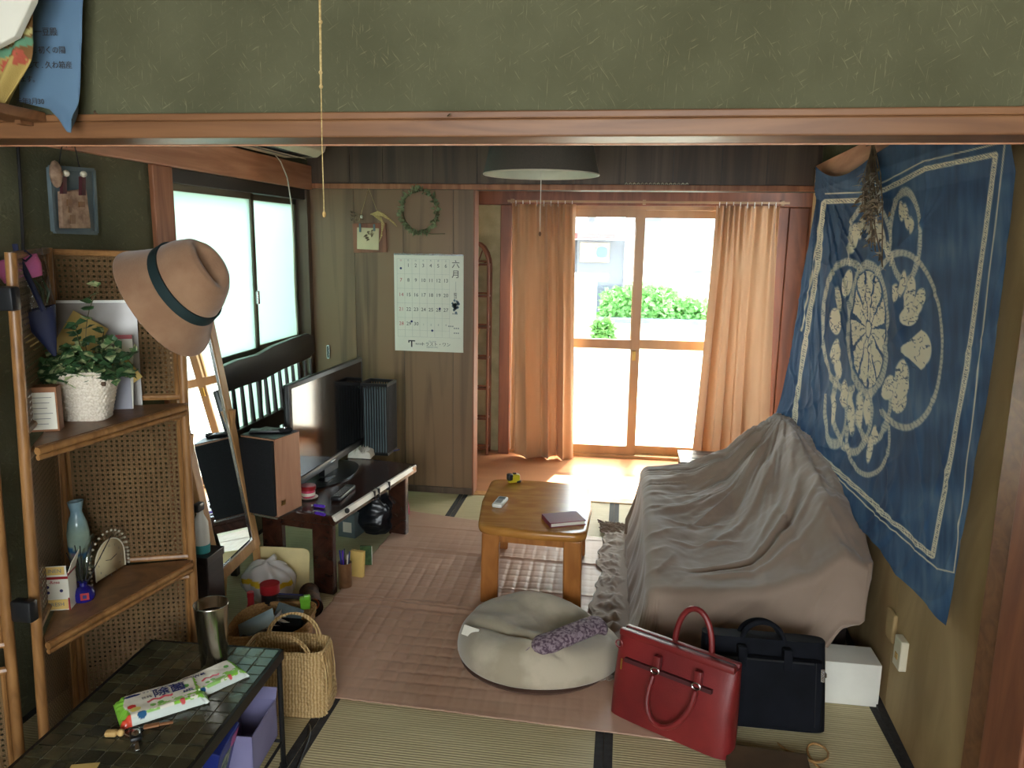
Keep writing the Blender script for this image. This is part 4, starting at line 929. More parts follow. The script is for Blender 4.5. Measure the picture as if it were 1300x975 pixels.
def sprig(n_, base, dirv, L_, droop):
    pts = [base]; d = Vector(dirv).normalized()
    for i in range(8): d = (d+V3(r.uniform(-.15, .15), r.uniform(-.15, .15), -droop)).normalized(); pts.append(pts[-1]+d*L_/8)
    stm.tube(pts, .0013, 4)
    for q in pts[1:]:
        for _ in range(n_):
            dd = V3(r.uniform(-1, 1), r.uniform(-1, .4), r.uniform(-.5, .6)); m_ = ip if r.random() < .35 else iv
            s_ = r.uniform(.022, .038); m_.leaf(q, dd, (r.uniform(-.5, .5), -.4, 1), s_, s_*.95, .1)
            if r.random() < .5: m_.leaf(q, dd+V3(.5, 0, .2), (0, -.4, 1), s_*.7, s_*.6, .1); m_.leaf(q, dd-V3(.5, 0, .2), (0, -.4, 1), s_*.7, s_*.6, .1)
for i in range(46):
    a = r.uniform(0, 2*PI); sprig(2, C0+V3(r.uniform(-.06, .06), r.uniform(-.04, .04), -.02), (math.cos(a)*1.0, math.sin(a)*.6-.1, r.uniform(.5, 1.6)), r.uniform(.07, .15), .13)
sprig(2, C0+V3(.0, 0, 0), (.3, -.2, 1.4), .16, .08); sprig(1, C0+V3(.01, 0, .05), (-.15, .1, 1.5), .20, .02); sprig(2, C0+V3(-.05, 0, -.01), (-1, -.3, .2), .12, .15); sprig(2, C0, (1, .2, .5), .13, .12)
pt('ivy_leaves', iv, 'leaf', wbk, world=True, stuff=True, label='dark green ivy leaves'); pt('pale_ivy_leaves', ip, 'leafpale', wbk, world=True, stuff=True, label='variegated cream-edged ivy leaves'); pt('ivy_stems', stm, 'stem', wbk, world=True, stuff=True)
p = P(150, 520, 2, Z1)
br = thing('silver_card', 'silvery white folded card standing right of white basket', 'card', (p.x, p.y+.01, Z1), .35)
pt('front', MB().hexa([V3(-.036, -.004, 0), V3(.034, -.004, 0), V3(.034, .0, 0), V3(-.036, .0, 0)], [V3(-.012, .030, .125), V3(.026, .030, .125), V3(.026, .033, .125), V3(-.012, .033, .125)]), 'greycard', br)
pt('cover_sheet', MB().hexa([V3(-.030, .0005, 0), V3(.036, .0005, 0), V3(.036, .002, 0), V3(-.030, .002, 0)], [V3(-.004, .038, .15), V3(.036, .038, .15), V3(.036, .04, .15), V3(-.004, .04, .15)]), 'paper', br)
a = PP(76, 500, .035); b = PP(180, 500, .035); zt_ = PP(130, 381, .022).z; cfw = (b-a).xy.length
cf = thing('clear_folder', 'clear plastic document folder leaning behind the ivy', 'folder', ((a.x+b.x)/2, (a.y+b.y)/2, Z1), rot=(-.05, 0, PANG))
pt('sleeve', B((-cfw/2, -.001, 0), (cfw/2, .001, zt_-Z1)), mat('smoky_plastic', (150, 142, 134), rough=.25), cf, label='grey translucent sleeve'); pt('top_binding', B((-cfw/2, -.003, zt_-Z1-.008), (cfw/2, .003, zt_-Z1)), 'white', cf)
for nm, lab, px, py, ax, w_, h_, m_, dy in (('kraft_envelope', 'tan envelope tilted behind the ivy in front of folder', 100, 432, .55, .105, .14, 'kraft', .05), ('tan_card', 'tan card poking out right of the ivy beside silvery card', 160, 470, -.6, .05, .085, 'kraft', .055), ('kraft_note', 'small tan note behind the navy bouquet cone', 46, 432, -.7, .05, .05, 'kraft', .05), ('red_edged_card', 'white card with red top edge behind the ivy', 158, 440, .0, .045, .07, 'paper', .048)):
    q = PP(px, py, dy); e = thing(nm, lab, 'card' if 'env' not in nm else 'envelope', (q.x, q.y, q.z), rot=(-.04, ax, PANG))
    pt('sheet', B((-w_/2, -.0008, -h_/2), (w_/2, .0008, h_/2)), m_, e)
    if 'red' in nm: pt('red_band', B((-w_/2, -.0014, h_/2-.012), (w_/2, -.0008, h_/2)), 'red', e, label='red top edge')
q = P(56, 418, 1, 1.80)
bq = thing('wrapped_bouquet', 'wrapped flower bouquet in navy cone tied with navy ribbon', 'bouquet', q, rot=(.1, -.24, .5))
pt('cone', MB().lathe([(.004, -.075), (.03, .0), (.047, .055), (.045, .055), (.028, .0), (.002, -.07)], seg=20, sy=.5), 'navy', bq, True, label='navy paper cone')
pt('tissue', MB().lathe([(.045, .135), (.052, .165), (.05, .19), (.046, .185), (.04, .14)], seg=20, sy=.55), 'pink', bq, True, label='pink and violet tissue')
pt('leaf_filling', MB().leaf(V3(.02, 0, .06), (0.1, 0, 1), (1, 0, 0), .09, .04).leaf(V3(.03, -.01, .06), (0.3, 0, 1), (1, 0, 0), .08, .03), 'leaf', bq)
pt('wrap', MB().lathe([(.047, .05), (.055, .12), (.066, .20), (.064, .20), (.053, .12), (.045, .05)], seg=20, sy=.5, cap=False), 'cello', bq, True, label='clear wrap')
rbm = MB().tube([(.022, -.03, .05), (.020, -.034, .12), (.014, -.03, .20), (.018, -.028, .225)], .007, 6)
for a in (-1, 1): rbm.tube([(.016, -.03, .19), (.016+a*.02, -.036, .205), (.016+a*.028, -.036, .19), (.016+a*.012, -.036, .18), (.016, -.03, .19)], .003, 5)
pt('ribbon', rbm, 'navy', bq, True, label='navy ribbon bow')
# --- on the lower shelf
p = P(62, 775, 2, Z2)
mb_ = thing('open_carton', 'opened red, white and yellow carton on lower screen shelf', 'box', (p.x+.014, p.y+.03, Z2), .32)
pt('carton', B((-.035, -.028, 0), (.035, .028, .105), .001), 'paper', mb_)
pt('yellow_panel', B((-.028, -.0292, .004), (.030, -.028, .032)), 'yellow', mb_, label='yellow printed panel'); pt('yellow_panel', B((-.027, -.0296, .105), (.028, -.0289, .128)), 'yellow', mb_, label='yellow printed panel')
pt('red_band', B((-.035, -.0294, .092), (.035, -.028, .099)).box((-.035, -.0294, .036), (-.031, -.028, .092)).box((.031, -.0294, 0), (.035, -.028, .036)).box((.035, -.03, .10), (.0362, .03, .108)), 'red', mb_, label='red printed band')
pt('flap', MB().hexa([V3(.034, -.028, .105), V3(.036, -.028, .105), V3(.036, .028, .105), V3(.034, .028, .105)], [V3(.042, -.010, .135), V3(.044, -.010, .135), V3(.048, .034, .152), V3(.046, .034, .152)]).box((-.033, -.029, .104), (.033, -.0285, .13)), 'paper', mb_)
pt('dark_opening', B((-.03, -.024, .103), (.03, .024, .1055)), 'black', mb_)
for i, (x, z) in enumerate(((-.018, .07), (-.018, .054), (.016, .058))): pt('printed_icon', MB().lathe([(.0001, 0), (.0045, 0), (.0045, .0006), (.0001, .0006)], (x, -.029, z), 10, Matrix.Rotation(PI/2, 3, 'X')), 'blueink', mb_)
text('-Rose', .012, (.0, -.0292, .083), (1, 0, 0), (0, 0, 1), 'redink', mb_, world=False)
text('LINEN', .015, (.0, -.0294, .116), (1, 0, 0), (0, 0, 1), 'greyink', mb_, world=False); text('FRESH', .015, (.0, -.0294, .018), (1, 0, 0), (0, 0, 1), 'greyink', mb_, world=False)
p = P(95, 738, 2, Z2)
vs_ = thing('ceramic_vase', 'tall pale blue green ceramic vase on lower screen shelf', 'vase', (p.x+.01, p.y+.02, Z2))
prof = [(0, 0), (.020, 0), (.024, .01), (.028, .05), (.031, .11), (.031, .145), (.026, .18), (.017, .205), (.0155, .215), (.021, .240), (.0225, .246), (.019, .246), (.013, .215), (.0, .214)]
def vaF(U, V):
    k_ = V*(len(prof)-1); R_ = np.interp(k_, range(len(prof)), [a for a, b in prof]); Z_ = np.interp(k_, range(len(prof)), [b for a, b in prof]); return R_*np.cos(2*PI*U), R_*np.sin(2*PI*U), Z_+.10*R_*np.cos(2*PI*U)*(Z_ > .2)
def vaC(U, V):
    x, y, z = vaF(U, V); C = np.zeros(U.shape+(3,))+np.array([150, 172, 156.])
    t = np.clip((z-.15)/.06, 0, 1)[..., None]; C = C*(1-t)+np.array([128, 160, 172.])*t
    n_ = noise2(U*6, z*30, 3)[..., None]*22; C = C+n_
    m = (np.abs(z-.095-.01*np.sin(U*12)) < .008)[..., None]; C = np.where(m, np.array([60, 120, 170.]), C)
    m = (np.abs(np.hypot((U-.75)*.19, z-.075)-.011) < .003)[..., None]; C = np.where(m, np.array([170, 150, 160.]), C); return C
surf('vessel', vaF, 40, 80, 'vase', vs_, vaC, wrapu=True)
pl, pr = P(110, 750, 2, Z2), P(163, 717, 2, Z2); dv = (pr-pl); cm = (pl+pr)/2; an = math.atan2(dv.y, dv.x); R_ = dv.xy.length/2
R_ = min(R_, .098); cm = pl.lerp(pr, .5)
ck = thing('arched_clock', 'clear crystal arched table clock with cream dial', 'clock', (cm.x-.012, cm.y+.012, Z2), an)
def archprism(R0, zc, y0, y1, zb=0, n=20, inner=None):
    pts = [(R0, zb)]+[(R0*math.cos(PI*i/n), zc+R0*math.sin(PI*i/n)) for i in range(n+1)]+[(-R0, zb)]
    m_ = MB(); N_ = len(pts); vs = [(x, y0, z) for x, z in pts]+[(x, y1, z) for x, z in pts]
    return m_.add(vs, [tuple(range(N_)), tuple(range(N_, 2*N_))[::-1]]+[(i, (i+1) % N_, N_+(i+1) % N_, N_+i) for i in range(N_)])
pt('crystal_body', archprism(R_, .058, -.012, .012), 'acrylic', ck, 'all')
cu_ = MB()
for i in range(15):
    a = PI*i/14; cu_.ball((.90*R_*math.cos(a), -.012, .058+.90*R_*math.sin(a)), .0042, 6)
for i in range(4): cu_.ball((-.9*R_, -.013, .01+i*.012), .005, 6); cu_.ball((.9*R_, -.013, .01+i*.012), .005, 6)
pt('cut_facets', cu_, mat('crystal_facets', (176, 168, 146), rough=.08, spec=1.0), ck)
pt('dial', archprism(R_*.70, .052, -.0135, -.0125, .008), 'dial', ck, 'all'); 
rim = [(R_*.7, .008)]+[(R_*.7*math.cos(PI*i/20), .052+R_*.7*math.sin(PI*i/20)) for i in range(21)]+[(-R_*.7, .008)]
pt('dial_rim', MB().tube([(x, -.0145, z) for x, z in rim], .0018, 6), 'offwhite', ck, True)
for k in range(12):
    a = PI/2-2*PI*k/12; text(str(k or 12), .010, (.038*math.cos(a)*R_/.072, -.0142, .050+.036*math.sin(a)*R_/.072), (1, 0, 0), (0, 0, 1), 'greyink', ck, world=False, name='numeral', depth=.0002)
pt('hour_hand', MB().bar((0, -.016, .052), (-.020, -.016, .058), .003, .001), 'ink', ck); pt('minute_hand', MB().bar((0, -.0165, .052), (.028, -.0165, .060), .0018, .001), 'ink', ck)
p = P(99, 766, 2, Z2)
rd = thing('reed_diffuser', 'cobalt blue glass reed diffuser bottle with black reeds', 'diffuser', (p.x, p.y+.026, Z2), .5)
pt('bottle', MB().lathe([(0, 0), (.026, 0), (.030, .008), (.030, .022), (.024, .034), (.011, .042), (.010, .052), (.013, .055), (.007, .056), (0, .05)], seg=24), 'cobalt', rd, True)
pt('label', B((-.004, -.0305, .010), (.018, -.029, .030), 0), 'red', rd, label='red square label'); pt('label_centre', B((.002, -.0315, .015), (.012, -.0304, .025)), 'blueink', rd)
for a, b, l in ((-.35, 0, .095), (-.12, .1, .11), (.03, -.1, .115), (.28, .1, .115), (.62, 0, .13)): pt('reed', MB().tube([(a*.01, 0, .04), (a*l, b*l, .05+l)], .0014, 5), 'reed', rd)
# --- hat on the corner
ht = thing('felt_hat', 'camel felt fedora with dark ribbon hung on screen corner', 'hat', (0, 0, 0), rot=(0, 0, 0))
hc = P(236, 360, 1, 1.98)                                               # middle of the hat band
hx = (P(262, 410, 1, 1.97)-P(204, 310, 1, 1.99)).normalized()           # along the band
ax_ = (P(275, 337, 1, 1.955)-hc).normalized(); ax_ = (ax_-hx*ax_.dot(hx)).normalized(); hy = ax_.cross(hx)
HM = Matrix((hx, hy, ax_)).transposed().to_4x4(); HM.translation = hc
ht.matrix_world = HM; MW[ht] = HM; ht.rotation_euler = HM.to_euler(); ht.location = hc
def hatF(U, V):
    a = 2*PI*U; pr = [(0, .110), (.03, .108), (.050, .112), (.066, .106), (.082, .086), (.100, .045), (.110, .0), (.112, -.012), (.120, -.028), (.136, -.055), (.158, -.088), (.159, -.091), (.134, -.060), (.108, -.022)]
    k_ = V*(len(pr)-1); R_ = np.interp(k_, range(len(pr)), [q[0] for q in pr]); Z_ = np.interp(k_, range(len(pr)), [q[1] for q in pr])
    x = R_*np.cos(a)*1.10; y = R_*np.sin(a)*.84
    crown = np.clip((.112-R_)/.05, 0, 1)
    Z_ = Z_-.028*np.exp(-(y/.02)**2)*np.clip((.085-np.abs(x))/.05, 0, 1)*(Z_ > .05)
    brim = np.clip((R_-.112)/.07, 0, 1); Z_ = Z_-brim*(.03*np.cos(a)**2)+.012*brim*np.cos(a)
    return x, y, Z_
fixn(surf('felt', hatF, 72, 70, 'felt', ht, wrapu=True))
pt('hat_band', MB().lathe([(.111, -.014), (.1135, -.014), (.1105, .016), (.1065, .016)], seg=48, sx=1.105, sy=.85, cap=False), 'ribbon', ht, True, label='dark green ribbon band', solid=.002)
# --- mirror behind the screen
mb0, mb1, mt1, mt0 = V3(-1.535, 2.62, .2), V3(-1.537, 2.985, .225), V3(-1.694, 3.02, 1.48), V3(-1.687, 2.655, 1.46)
xd = (mb1-mb0).normalized(); ud = ((mt0+mt1)/2-(mb0+mb1)/2); Hm = ud.length; ud.normalize(); nd = xd.cross(ud).normalized(); ud = nd.cross(xd); Wm = (mb1-mb0).length
MM = Matrix((xd, -nd, ud)).transposed().to_4x4(); MM.translation = mb0
mr = thing('standing_mirror', 'pine framed standing mirror leaning behind the rattan screen', 'mirror', mb0); mr.matrix_world = MM; mr.rotation_euler = MM.to_euler(); mr.location = mb0; MW[mr] = MM
t_ = .045
pt('frame', B((0, -.012, 0), (t_, .016, Hm), .003).box((Wm-t_, -.012, 0), (Wm, .016, Hm), .003).box((t_, -.012, 0), (Wm-t_, .016, t_), .003).box((t_, -.012, Hm-t_), (Wm-t_, .016, Hm), .003), 'pine', mr)
pt('backing', B((.01, .004, .01), (Wm-.01, .012, Hm-.01)), 'kraft', mr)
pt('glass', B((t_-.004, -.002, t_-.004), (Wm-t_+.004, .002, Hm-t_+.004)), 'mirror', mr)
pt('bevel_strip', B((t_, -.008, t_), (t_+.006, -.002, Hm-t_)).box((Wm-t_-.006, -.008, t_), (Wm-t_, -.002, Hm-t_)).box((t_, -.008, t_), (Wm-t_, -.002, t_+.006)), 'silver', mr)
for x in (.02, Wm-.02):
    q = MM @ V3(x, -.02, .62); w0 = V3(q.x-.02, q.y, 0); w1 = V3(q.x+.20, q.y, 0)
    pt('stand_leg', MB().bar(q, V3(q.x+.115, q.y, 0.0), .022, .022).bar(q, V3(q.x-.10, q.y, 0), .022, .022) if False else MB().bar(q, V3(q.x-.09, q.y, .0), .022, .022).bar(MM @ V3(x, 0, .02), (MM @ V3(x, 0, .02)).xy.to_3d()+V3(.01, 0, 0), .022, .022), 'pine', mr, world=True)
sp = thing('spray_bottle', 'white spray bottle with teal base between screen and mirror', 'bottle', (-1.50, 2.42, .0))
q = P(257, 700, 1, 2.42); q0 = q
sp.location = (q.x, 2.42, q.z); MW[sp] = Matrix.Translation((q.x, 2.42, q.z))
pt('bottle', MB().lathe([(0, 0), (.026, 0), (.028, .05), (.026, .11), (.012, .14), (.011, .155), (0, .155)], seg=20), 'white', sp, True)
pt('teal_base', MB().lathe([(0, -.001), (.027, -.001), (.029, .03), (.026, .03), (0, .029)], seg=20), mat('teal_plastic', (60, 150, 150)), sp, True, label='teal lower band'); pt('trigger_head', B((-.012, -.03, .155), (.012, .014, .185), .005), 'black', sp, True)
pt('crate', B((q.x-.07, 2.36, 0), (q.x+.04, 2.50, q.z-.001), .004), 'dust', None) if False else None
sx_ = thing('dark_side_box', 'dark box standing between the screen and the mirror', 'box', (q.x, 2.42, 0)); pt('body', B((q.x-.07, 2.37, 0), (q.x+.045, 2.48, q.z-.002), .004), 'blackwood', sx_, world=True); pt('lid', B((q.x-.074, 2.366, q.z-.03), (q.x+.049, 2.484, q.z-.001), .002), 'blackwood', sx_, world=True)

# ================================================================ TILED SIDE TABLE
TT = .375
fr_ = P(360, 824, 2, TT); fl = P(205, 806, 2, TT); nr = P(255, 960, 2, TT)
vdir = (fr_-nr).normalized(); udir = V3(vdir.y, -vdir.x, 0); Wt = .405; Lt = .97
tt = thing('tiled_side_table', 'black steel side table topped with dark slate tiles', 'table', (fr_-udir*Wt/2-vdir*Lt/2).to_tuple()[:2]+(0,), math.atan2(udir.y, udir.x))
hx_, hy_ = Wt/2, Lt/2
pt('top_frame', B((-hx_, -hy_, TT-.03), (-hx_+.008, hy_, TT)).box((hx_-.008, -hy_, TT-.03), (hx_, hy_, TT)).box((-hx_, hy_-.008, TT-.03), (hx_, hy_, TT)).box((-hx_, -hy_, TT-.03), (hx_, -hy_+.008, TT)), 'blacksteel', tt)
bed = pt('mortar_bed', B((-hx_+.008, -hy_+.008, TT-.012), (hx_-.008, hy_-.008, TT-.0022)), 'grout', tt)
nc, nr_ = 9, 22; cw, ch = (Wt-.016)/nc, (Lt-.016)/nr_; tme = None
for i in range(nc):
    for j in range(nr_):
        if tme is None:
            o = pt('tile', B((-cw/2+.0017, -ch/2+.0017, -.003), (cw/2-.0017, ch/2-.0017, .001), .0006), 'tile', tt); tme = o.data
        else: o = bpy.data.objects.new('tile', tme); COL.objects.link(o); o.parent = tt
        o.location = (-hx_+.008+cw*(i+.5), -hy_+.008+ch*(j+.5), TT+random.uniform(-.0005, .0003)); o.rotation_euler = (random.uniform(-.008, .008), random.uniform(-.008, .008), 0)
for x in (-hx_+.01, hx_-.01):
    for y in (-hy_+.012, hy_-.012):
        lg = pt('leg', MB().tube([(x, y, .0), (x, y, TT-.02)], .008, 8), 'blacksteel', tt, True); pt('foot_cap', MB().lathe([(0, 0), (.012, 0), (.012, .012), (0, .012)], (x, y, 0), 10), 'black', lg)
sh = MB()
for x in (-hx_+.01, -.1, 0, .1, hx_-.01): sh.tube([(x, -hy_+.012, .085), (x, hy_-.012, .085)], .005, 6)
for y in (-hy_+.012, hy_-.012): sh.tube([(-hx_+.01, y, .085), (hx_-.01, y, .085)], .005, 6)
pt('wire_shelf', sh, 'blacksteel', tt, True)
TZ = TT+.0018
def ontt(px, py): q = P(px, py, 2, TZ); return (q.x, q.y, TZ)
p = ontt(272, 838)
tb = thing('steel_tumbler', 'brushed stainless steel tumbler standing on tiled side table', 'tumbler', p)
pt('cup', MB().lathe([(0, 0), (.034, 0), (.036, .004), (.046, .168), (.0475, .172), (.0455, .172), (.034, .02), (0, .018)], seg=40), 'chrome', tb, 'all')
pt('drink', MB().lathe([(0, .138), (.0425, .138), (.0425, .1385), (0, .1385)], seg=32), 'black', tb)
# wipes packs
def wipes(name, label, c, ang, L_, W_, H_, big, front):
    t = thing(name, label, 'wipes pack', c, ang, group='green and white wet wipe packs on the tiled table')
    def F(U, V):
        x = (U-.5)*L_; e = np.clip((.5-np.abs(U-.5))/.10, 0, 1); y = (V-.5)*W_*(1+.05*(1-e)); z = H_*np.sqrt(e)*np.clip((.5-np.abs(V-.5))*9, 0, 1)**.5
        z = z*(1-.12*np.cos(U*14)*(1-e))+.0015*np.sin(U*90+6*np.sin(V*9))*(e < .95)+.002*noise2(U*7, V*5, big+3)
        return x, y, np.maximum(z, 0)+.002
    def Cc(U, V):
        C = np.zeros(U.shape+(3,))+np.array([226, 222, 206.]); g = np.array([132, 196, 66.])
        n_ = noise2(U*5, V*5, 5+big)
        gm = (U < .10+.02*np.sin(V*9))|(U > .87+.05*V); C = np.where(gm[..., None], g, C)
        C = np.where(((V < .26)&(U > .1)&(U < .9)&(n_ > .1))[..., None], np.array([150, 200, 110.]), C)
        C = np.where(((V < .36)&(U > .60)&(n_ < -.02))[..., None], g, C)
        C = np.where((V < .07)[..., None], np.array([206, 214, 206.]), C)
        for a, b, ra, rb__, cc_ in ((.16, .40, .05, .09, (214, 60, 60)), (.19, .27, .06, .09, (230, 220, 120)), (.47, .27, .035, .06, (110, 170, 80)), (.38, .25, .035, .05, (120, 180, 90)), (.70, .10, .03, .07, (210, 90, 90)), (.80, .60, .04, .07, (100, 170, 80)), (.24, .08, .05, .06, (40, 90, 130))):
            C = np.where((np.hypot((U-a)/ra, (V-b)/rb__) < 1)[..., None], np.array(cc_, float), C)
        C = np.where(((np.abs(V-.43-.02*np.sin(U*50)) < .035)&(U > .33)&(U < .63))[..., None], np.array([214, 90, 100.]), C)
        C = np.where((np.hypot((U-.2)/.10, (V-.80)/.045) < 1)[..., None], np.array([30, 50, 110.]), C)
        C = np.where(((U < .12)&(V < .12))[..., None], np.array([200, 70, 50.]), C)
        return C
    surf('pouch', F, 120, 70, 'print_', t, Cc)
    pt('underside', B((-L_*.49, -W_*.47, .0004), (L_*.49, W_*.47, .002)), 'white', t)
    if front:
        tz = H_+.004
        text('除菌', .040, (.022, .012, tz), (1, 0, 0), (0, 1, 0), 'blueink', t, world=False); text('99.9%', .014, (-.032, .008, tz), (1, 0, 0), (0, 1, 0), 'greyink', t, world=False, sx=.7)
        text('ウェットティッシュ', .0085, (.0, .034, tz-.0008), (1, 0, 0), (0, 1, 0), 'greyink', t, world=False); text('60枚', .013, (.062, -.014, tz-.001), (1, 0, 0), (0, 1, 0), 'blueink', t, world=False)
        pt('lid_sticker', B((.075, -.02, H_+.0006), (.078, .03, H_+.0012)), 'white', t)
    else: text('Wet', .016, (-.02, .02, H_+.004), (1, 0, 0), (0, 1, 0), 'blueink', t, world=False)
    return t
a, b = P(165, 897, 2, TZ+.03), P(248, 872, 2, TZ+.03); c_ = P(205, 888, 2, TZ+.015)
wipes('wet_wipes', 'front green and white wet wipes pack lettered in blue', (c_.x, c_.y, TZ), math.atan2(b.y-a.y, b.x-a.x), .205, .118, .024, 1, True)
c_ = P(262, 868, 2, TZ+.01); wipes('wet_wipes', 'rear green wet wipes pack behind the lettered one', (c_.x+.0, c_.y+.02, TZ), math.atan2(b.y-a.y, b.x-a.x)+.25, .17, .10, .020, 2, False)
kc = ontt(172, 938); kt = thing('key_ring', 'car keys with silver key blade on tiled table', 'keys', kc, -.9)
pt('key_fob', B((-.026, -.012, .0), (.016, .014, .012), .005), 'black', kt, True); pt('key_cap', MB().ball((-.008, .002, .009), .014, 12, (1.2, .8, .5)), 'silver', kt, True)
pt('key_blade', B((.014, -.004, .004), (.056, .005, .0065), .001).box((.02, -.006, .004), (.03, -.004, .0065)), 'silver', kt); pt('split_ring', MB().tube([(-.034+.012*math.cos(a), .012*math.sin(a), .003) for a in [2*PI*i/16 for i in range(16)]], .0012, 5, True), 'silver', kt, True)
kc = ontt(146, 934); kw = thing('wooden_charm', 'small tan wooden charm lying left of the keys', 'charm', kc, .2)
pt('bead', B((-.022, -.009, 0), (.006, .009, .014), .005), 'wood', kw, True); pt('bead', MB().ball((.014, 0, .008), .009, 10), 'wood', kw, True); pt('charm_cord', MB().tube([(.02, 0, .006), (.034, -.006, .003), (.05, -.008, .003)], .0015, 5), 'dust', kw)
kc = ontt(196, 922); tw = thing('leather_tag', 'brown leather key tag beside the wipes pack', 'key tag', kc, .5); pt('tab', B((-.024, -.008, 0), (.012, .008, .006), .003), 'brownbox', tw, True); pt('loop', B((.012, -.004, 0), (.042, .004, .004), .001), 'brownbox', tw)
kc = ontt(108, 974); tag(pt('paper_scrap', MB().box((kc[0]-.03, kc[1]-.03, TZ-.0005), (kc[0]+.03, kc[1]+.012, TZ+.0005), .0, (0, 0, .3)), 'kraft'), 'tan paper scrap at the near edge of tiled table', 'paper')
# boxes on its wire shelf
q = P(335, 950, 2, .10)
lb = thing('lilac_box', 'open lilac cardboard box under the tiled table', 'box', (q.x-.040, q.y-.02, .091), math.atan2(udir.y, udir.x)+.05)
pt('tray', MB().box((-.055, -.09, 0), (.055, .09, .003)).box((-.055, -.09, 0), (-.052, .09, .12)).box((.052, -.09, 0), (.055, .09, .12)).box((-.055, -.09, 0), (.055, -.087, .12)).box((-.055, .087, 0), (.055, .09, .12)), 'lilac', lb)
pt('lid', MB().hexa([V3(-.055, .087, .12), V3(.055, .087, .12), V3(.055, .09, .12), V3(-.055, .09, .12)], [V3(-.055, .10, .15), V3(.055, .10, .15), V3(.055, .103, .15), V3(-.055, .103, .15)]), 'lilac', lb)
bl = thing('blue_package', 'tilted blue printed package under the table beside lilac box', 'package', (q.x-.065, q.y-.175, .093), rot=(0, .25, math.atan2(udir.y, udir.x)+.1))
pt('pack', B((-.018, -.07, 0), (.02, .07, .165), .003), 'bluecard', bl); pt('pink_print', B((.0202, .02, .115), (.0208, .062, .155)), 'pink', bl, label='pink printed patch'); pt('green_print', B((.0202, -.03, .06), (.0208, .03, .125)), 'leafpale', bl, label='green printed panel')
gb = thing('grey_box', 'pale grey box under the near end of tiled table', 'box', (q.x-.06, q.y-.36, .091), math.atan2(udir.y, udir.x)); pt('body', B((-.07, -.09, 0), (.055, .09, .085), .002), 'greycard', gb); pt('lid', B((-.072, -.092, .06), (.057, .092, .088), .002), 'greycard', gb)
q = [P(a, b, 2, .005) for a, b in ((392, 918), (395, 930), (388, 950), (378, 972), (370, 1000))]
tag(pt('black_lead', MB().tube(q, .005, 8), 'black', smooth=True, sub=1), 'black cable trailing over tatami beside woven bag', 'cable')

# ================================================================ WOVEN BAG, BASKET, LOG
q = P(362, 919, 2, 0)
wbg = thing('woven_straw_bag', 'pale woven straw tote with looped handles on tatami', 'bag', (q.x-.03, q.y+.11, .001), .08)
def sbF(U, V):
    x, y, z = bkF(.135, .075, .125, .06, .215, 26, 52, .006, .3)(U, V)
    return x+.004*np.sin(z*30), y+.004*np.sin(x*40)*V, z+.006*np.sin(x*20)*V
surf('woven_body', sbF, 208, 104, 'straw', wbg, wrapu=True, solid=.003)
pt('bottom', B((-.12, -.065, .0), (.12, .065, .006)), 'straw', wbg)
pt('rim', MB().tube([(.13*math.copysign(abs(math.cos(a))**.4, math.cos(a)), .064*math.copysign(abs(math.sin(a))**.4, math.sin(a)), .218) for a in [2*PI*i/40 for i in range(40)]], .005, 6, True), 'straw', wbg, True)
for yy in (-.058, .05):
    for o_ in (0, .008): pt('handle', MB().tube([(.085-.09*(1-math.cos(a))*1.0+o_, yy+o_*.5-.02*math.sin(a)*(1 if yy < 0 else -1), .205+.085*math.sin(a)) for a in [PI*i/14 for i in range(15)]], .0035, 6), 'straw', wbg, True)
fl_ = MB()
for i in range(7): fl_.tube([(.132, -.05+i*.016, .21), (.142+.006*math.sin(i), -.05+i*.016, .12), (.139, -.045+i*.015, .01)], .003, 5)
pt('side_strands', fl_, 'straw', wbg, True)
q = P(338, 850, 2, 0)
bs = thing('straw_basket', 'brown straw basket full of odds and ends beside the TV bench', 'basket', (q.x, q.y+.06, .001), .12)
surf('woven_body', lambda U, V: tuple(a+(b_ if i == 2 else 0) for i, (a, b_) in enumerate(zip(bkF(.115, .085, .15, .12, .17, 20, 60, .0025, .55)(U, V), (0, 0, V*.02*np.cos(2*PI*U-.3))))), 240, 80, 'strawdark', bs, wrapu=True, solid=.003)
pt('bottom', B((-.10, -.07, 0), (.10, .07, .006)), 'strawdark', bs)
pt('filling_tray', B((-.105, -.08, .03), (.105, .08, .118), .01), 'tarp', bs, label='dark cloth filling')
bz = .12; bo = MW[bs]
def inbs(name, label, cat, mb, m, loc, rot=(0, 0, 0)):
    t = thing(name, label, cat, bo @ V3(*loc), rot=rot); pt('body', mb, m, t, 'all'); return t
inbs('pale_blue_card', 'pale blue card tilted in straw basket', 'card', B((-.075, -.001, -.03), (.075, .001, .03)), mat('pale_blue_card', (176, 204, 214)), (-.05, -.02, .155), (-.7, -.5, .1))
inbs('crumpled_clear_bag', 'crumpled clear plastic bag in straw basket', 'plastic bag', MB().add(*(lambda r_: ([V3(r_.gauss(0, .03), r_.gauss(0, .02), r_.gauss(0, .016)) for _ in range(40)], [(i, (i*7+3) % 40, (i*11+5) % 40) for i in range(40) if len({i, (i*7+3) % 40, (i*11+5) % 40}) == 3]))(random.Random(2))), 'plasticbag', (.01, -.01, .165))
inbs('black_pouch', 'black pouch in straw basket behind clear bag', 'pouch', B((-.055, -.03, -.016), (.055, .03, .016), .012), 'nylon', (.06, -.01, .15), (.1, .1, .2))
inbs('grey_pouch', 'grey flat pouch standing in straw basket', 'pouch', B((-.05, -.006, -.03), (.05, .006, .035), .005), 'slate', (.05, .035, .165), (-.4, .3, .1))
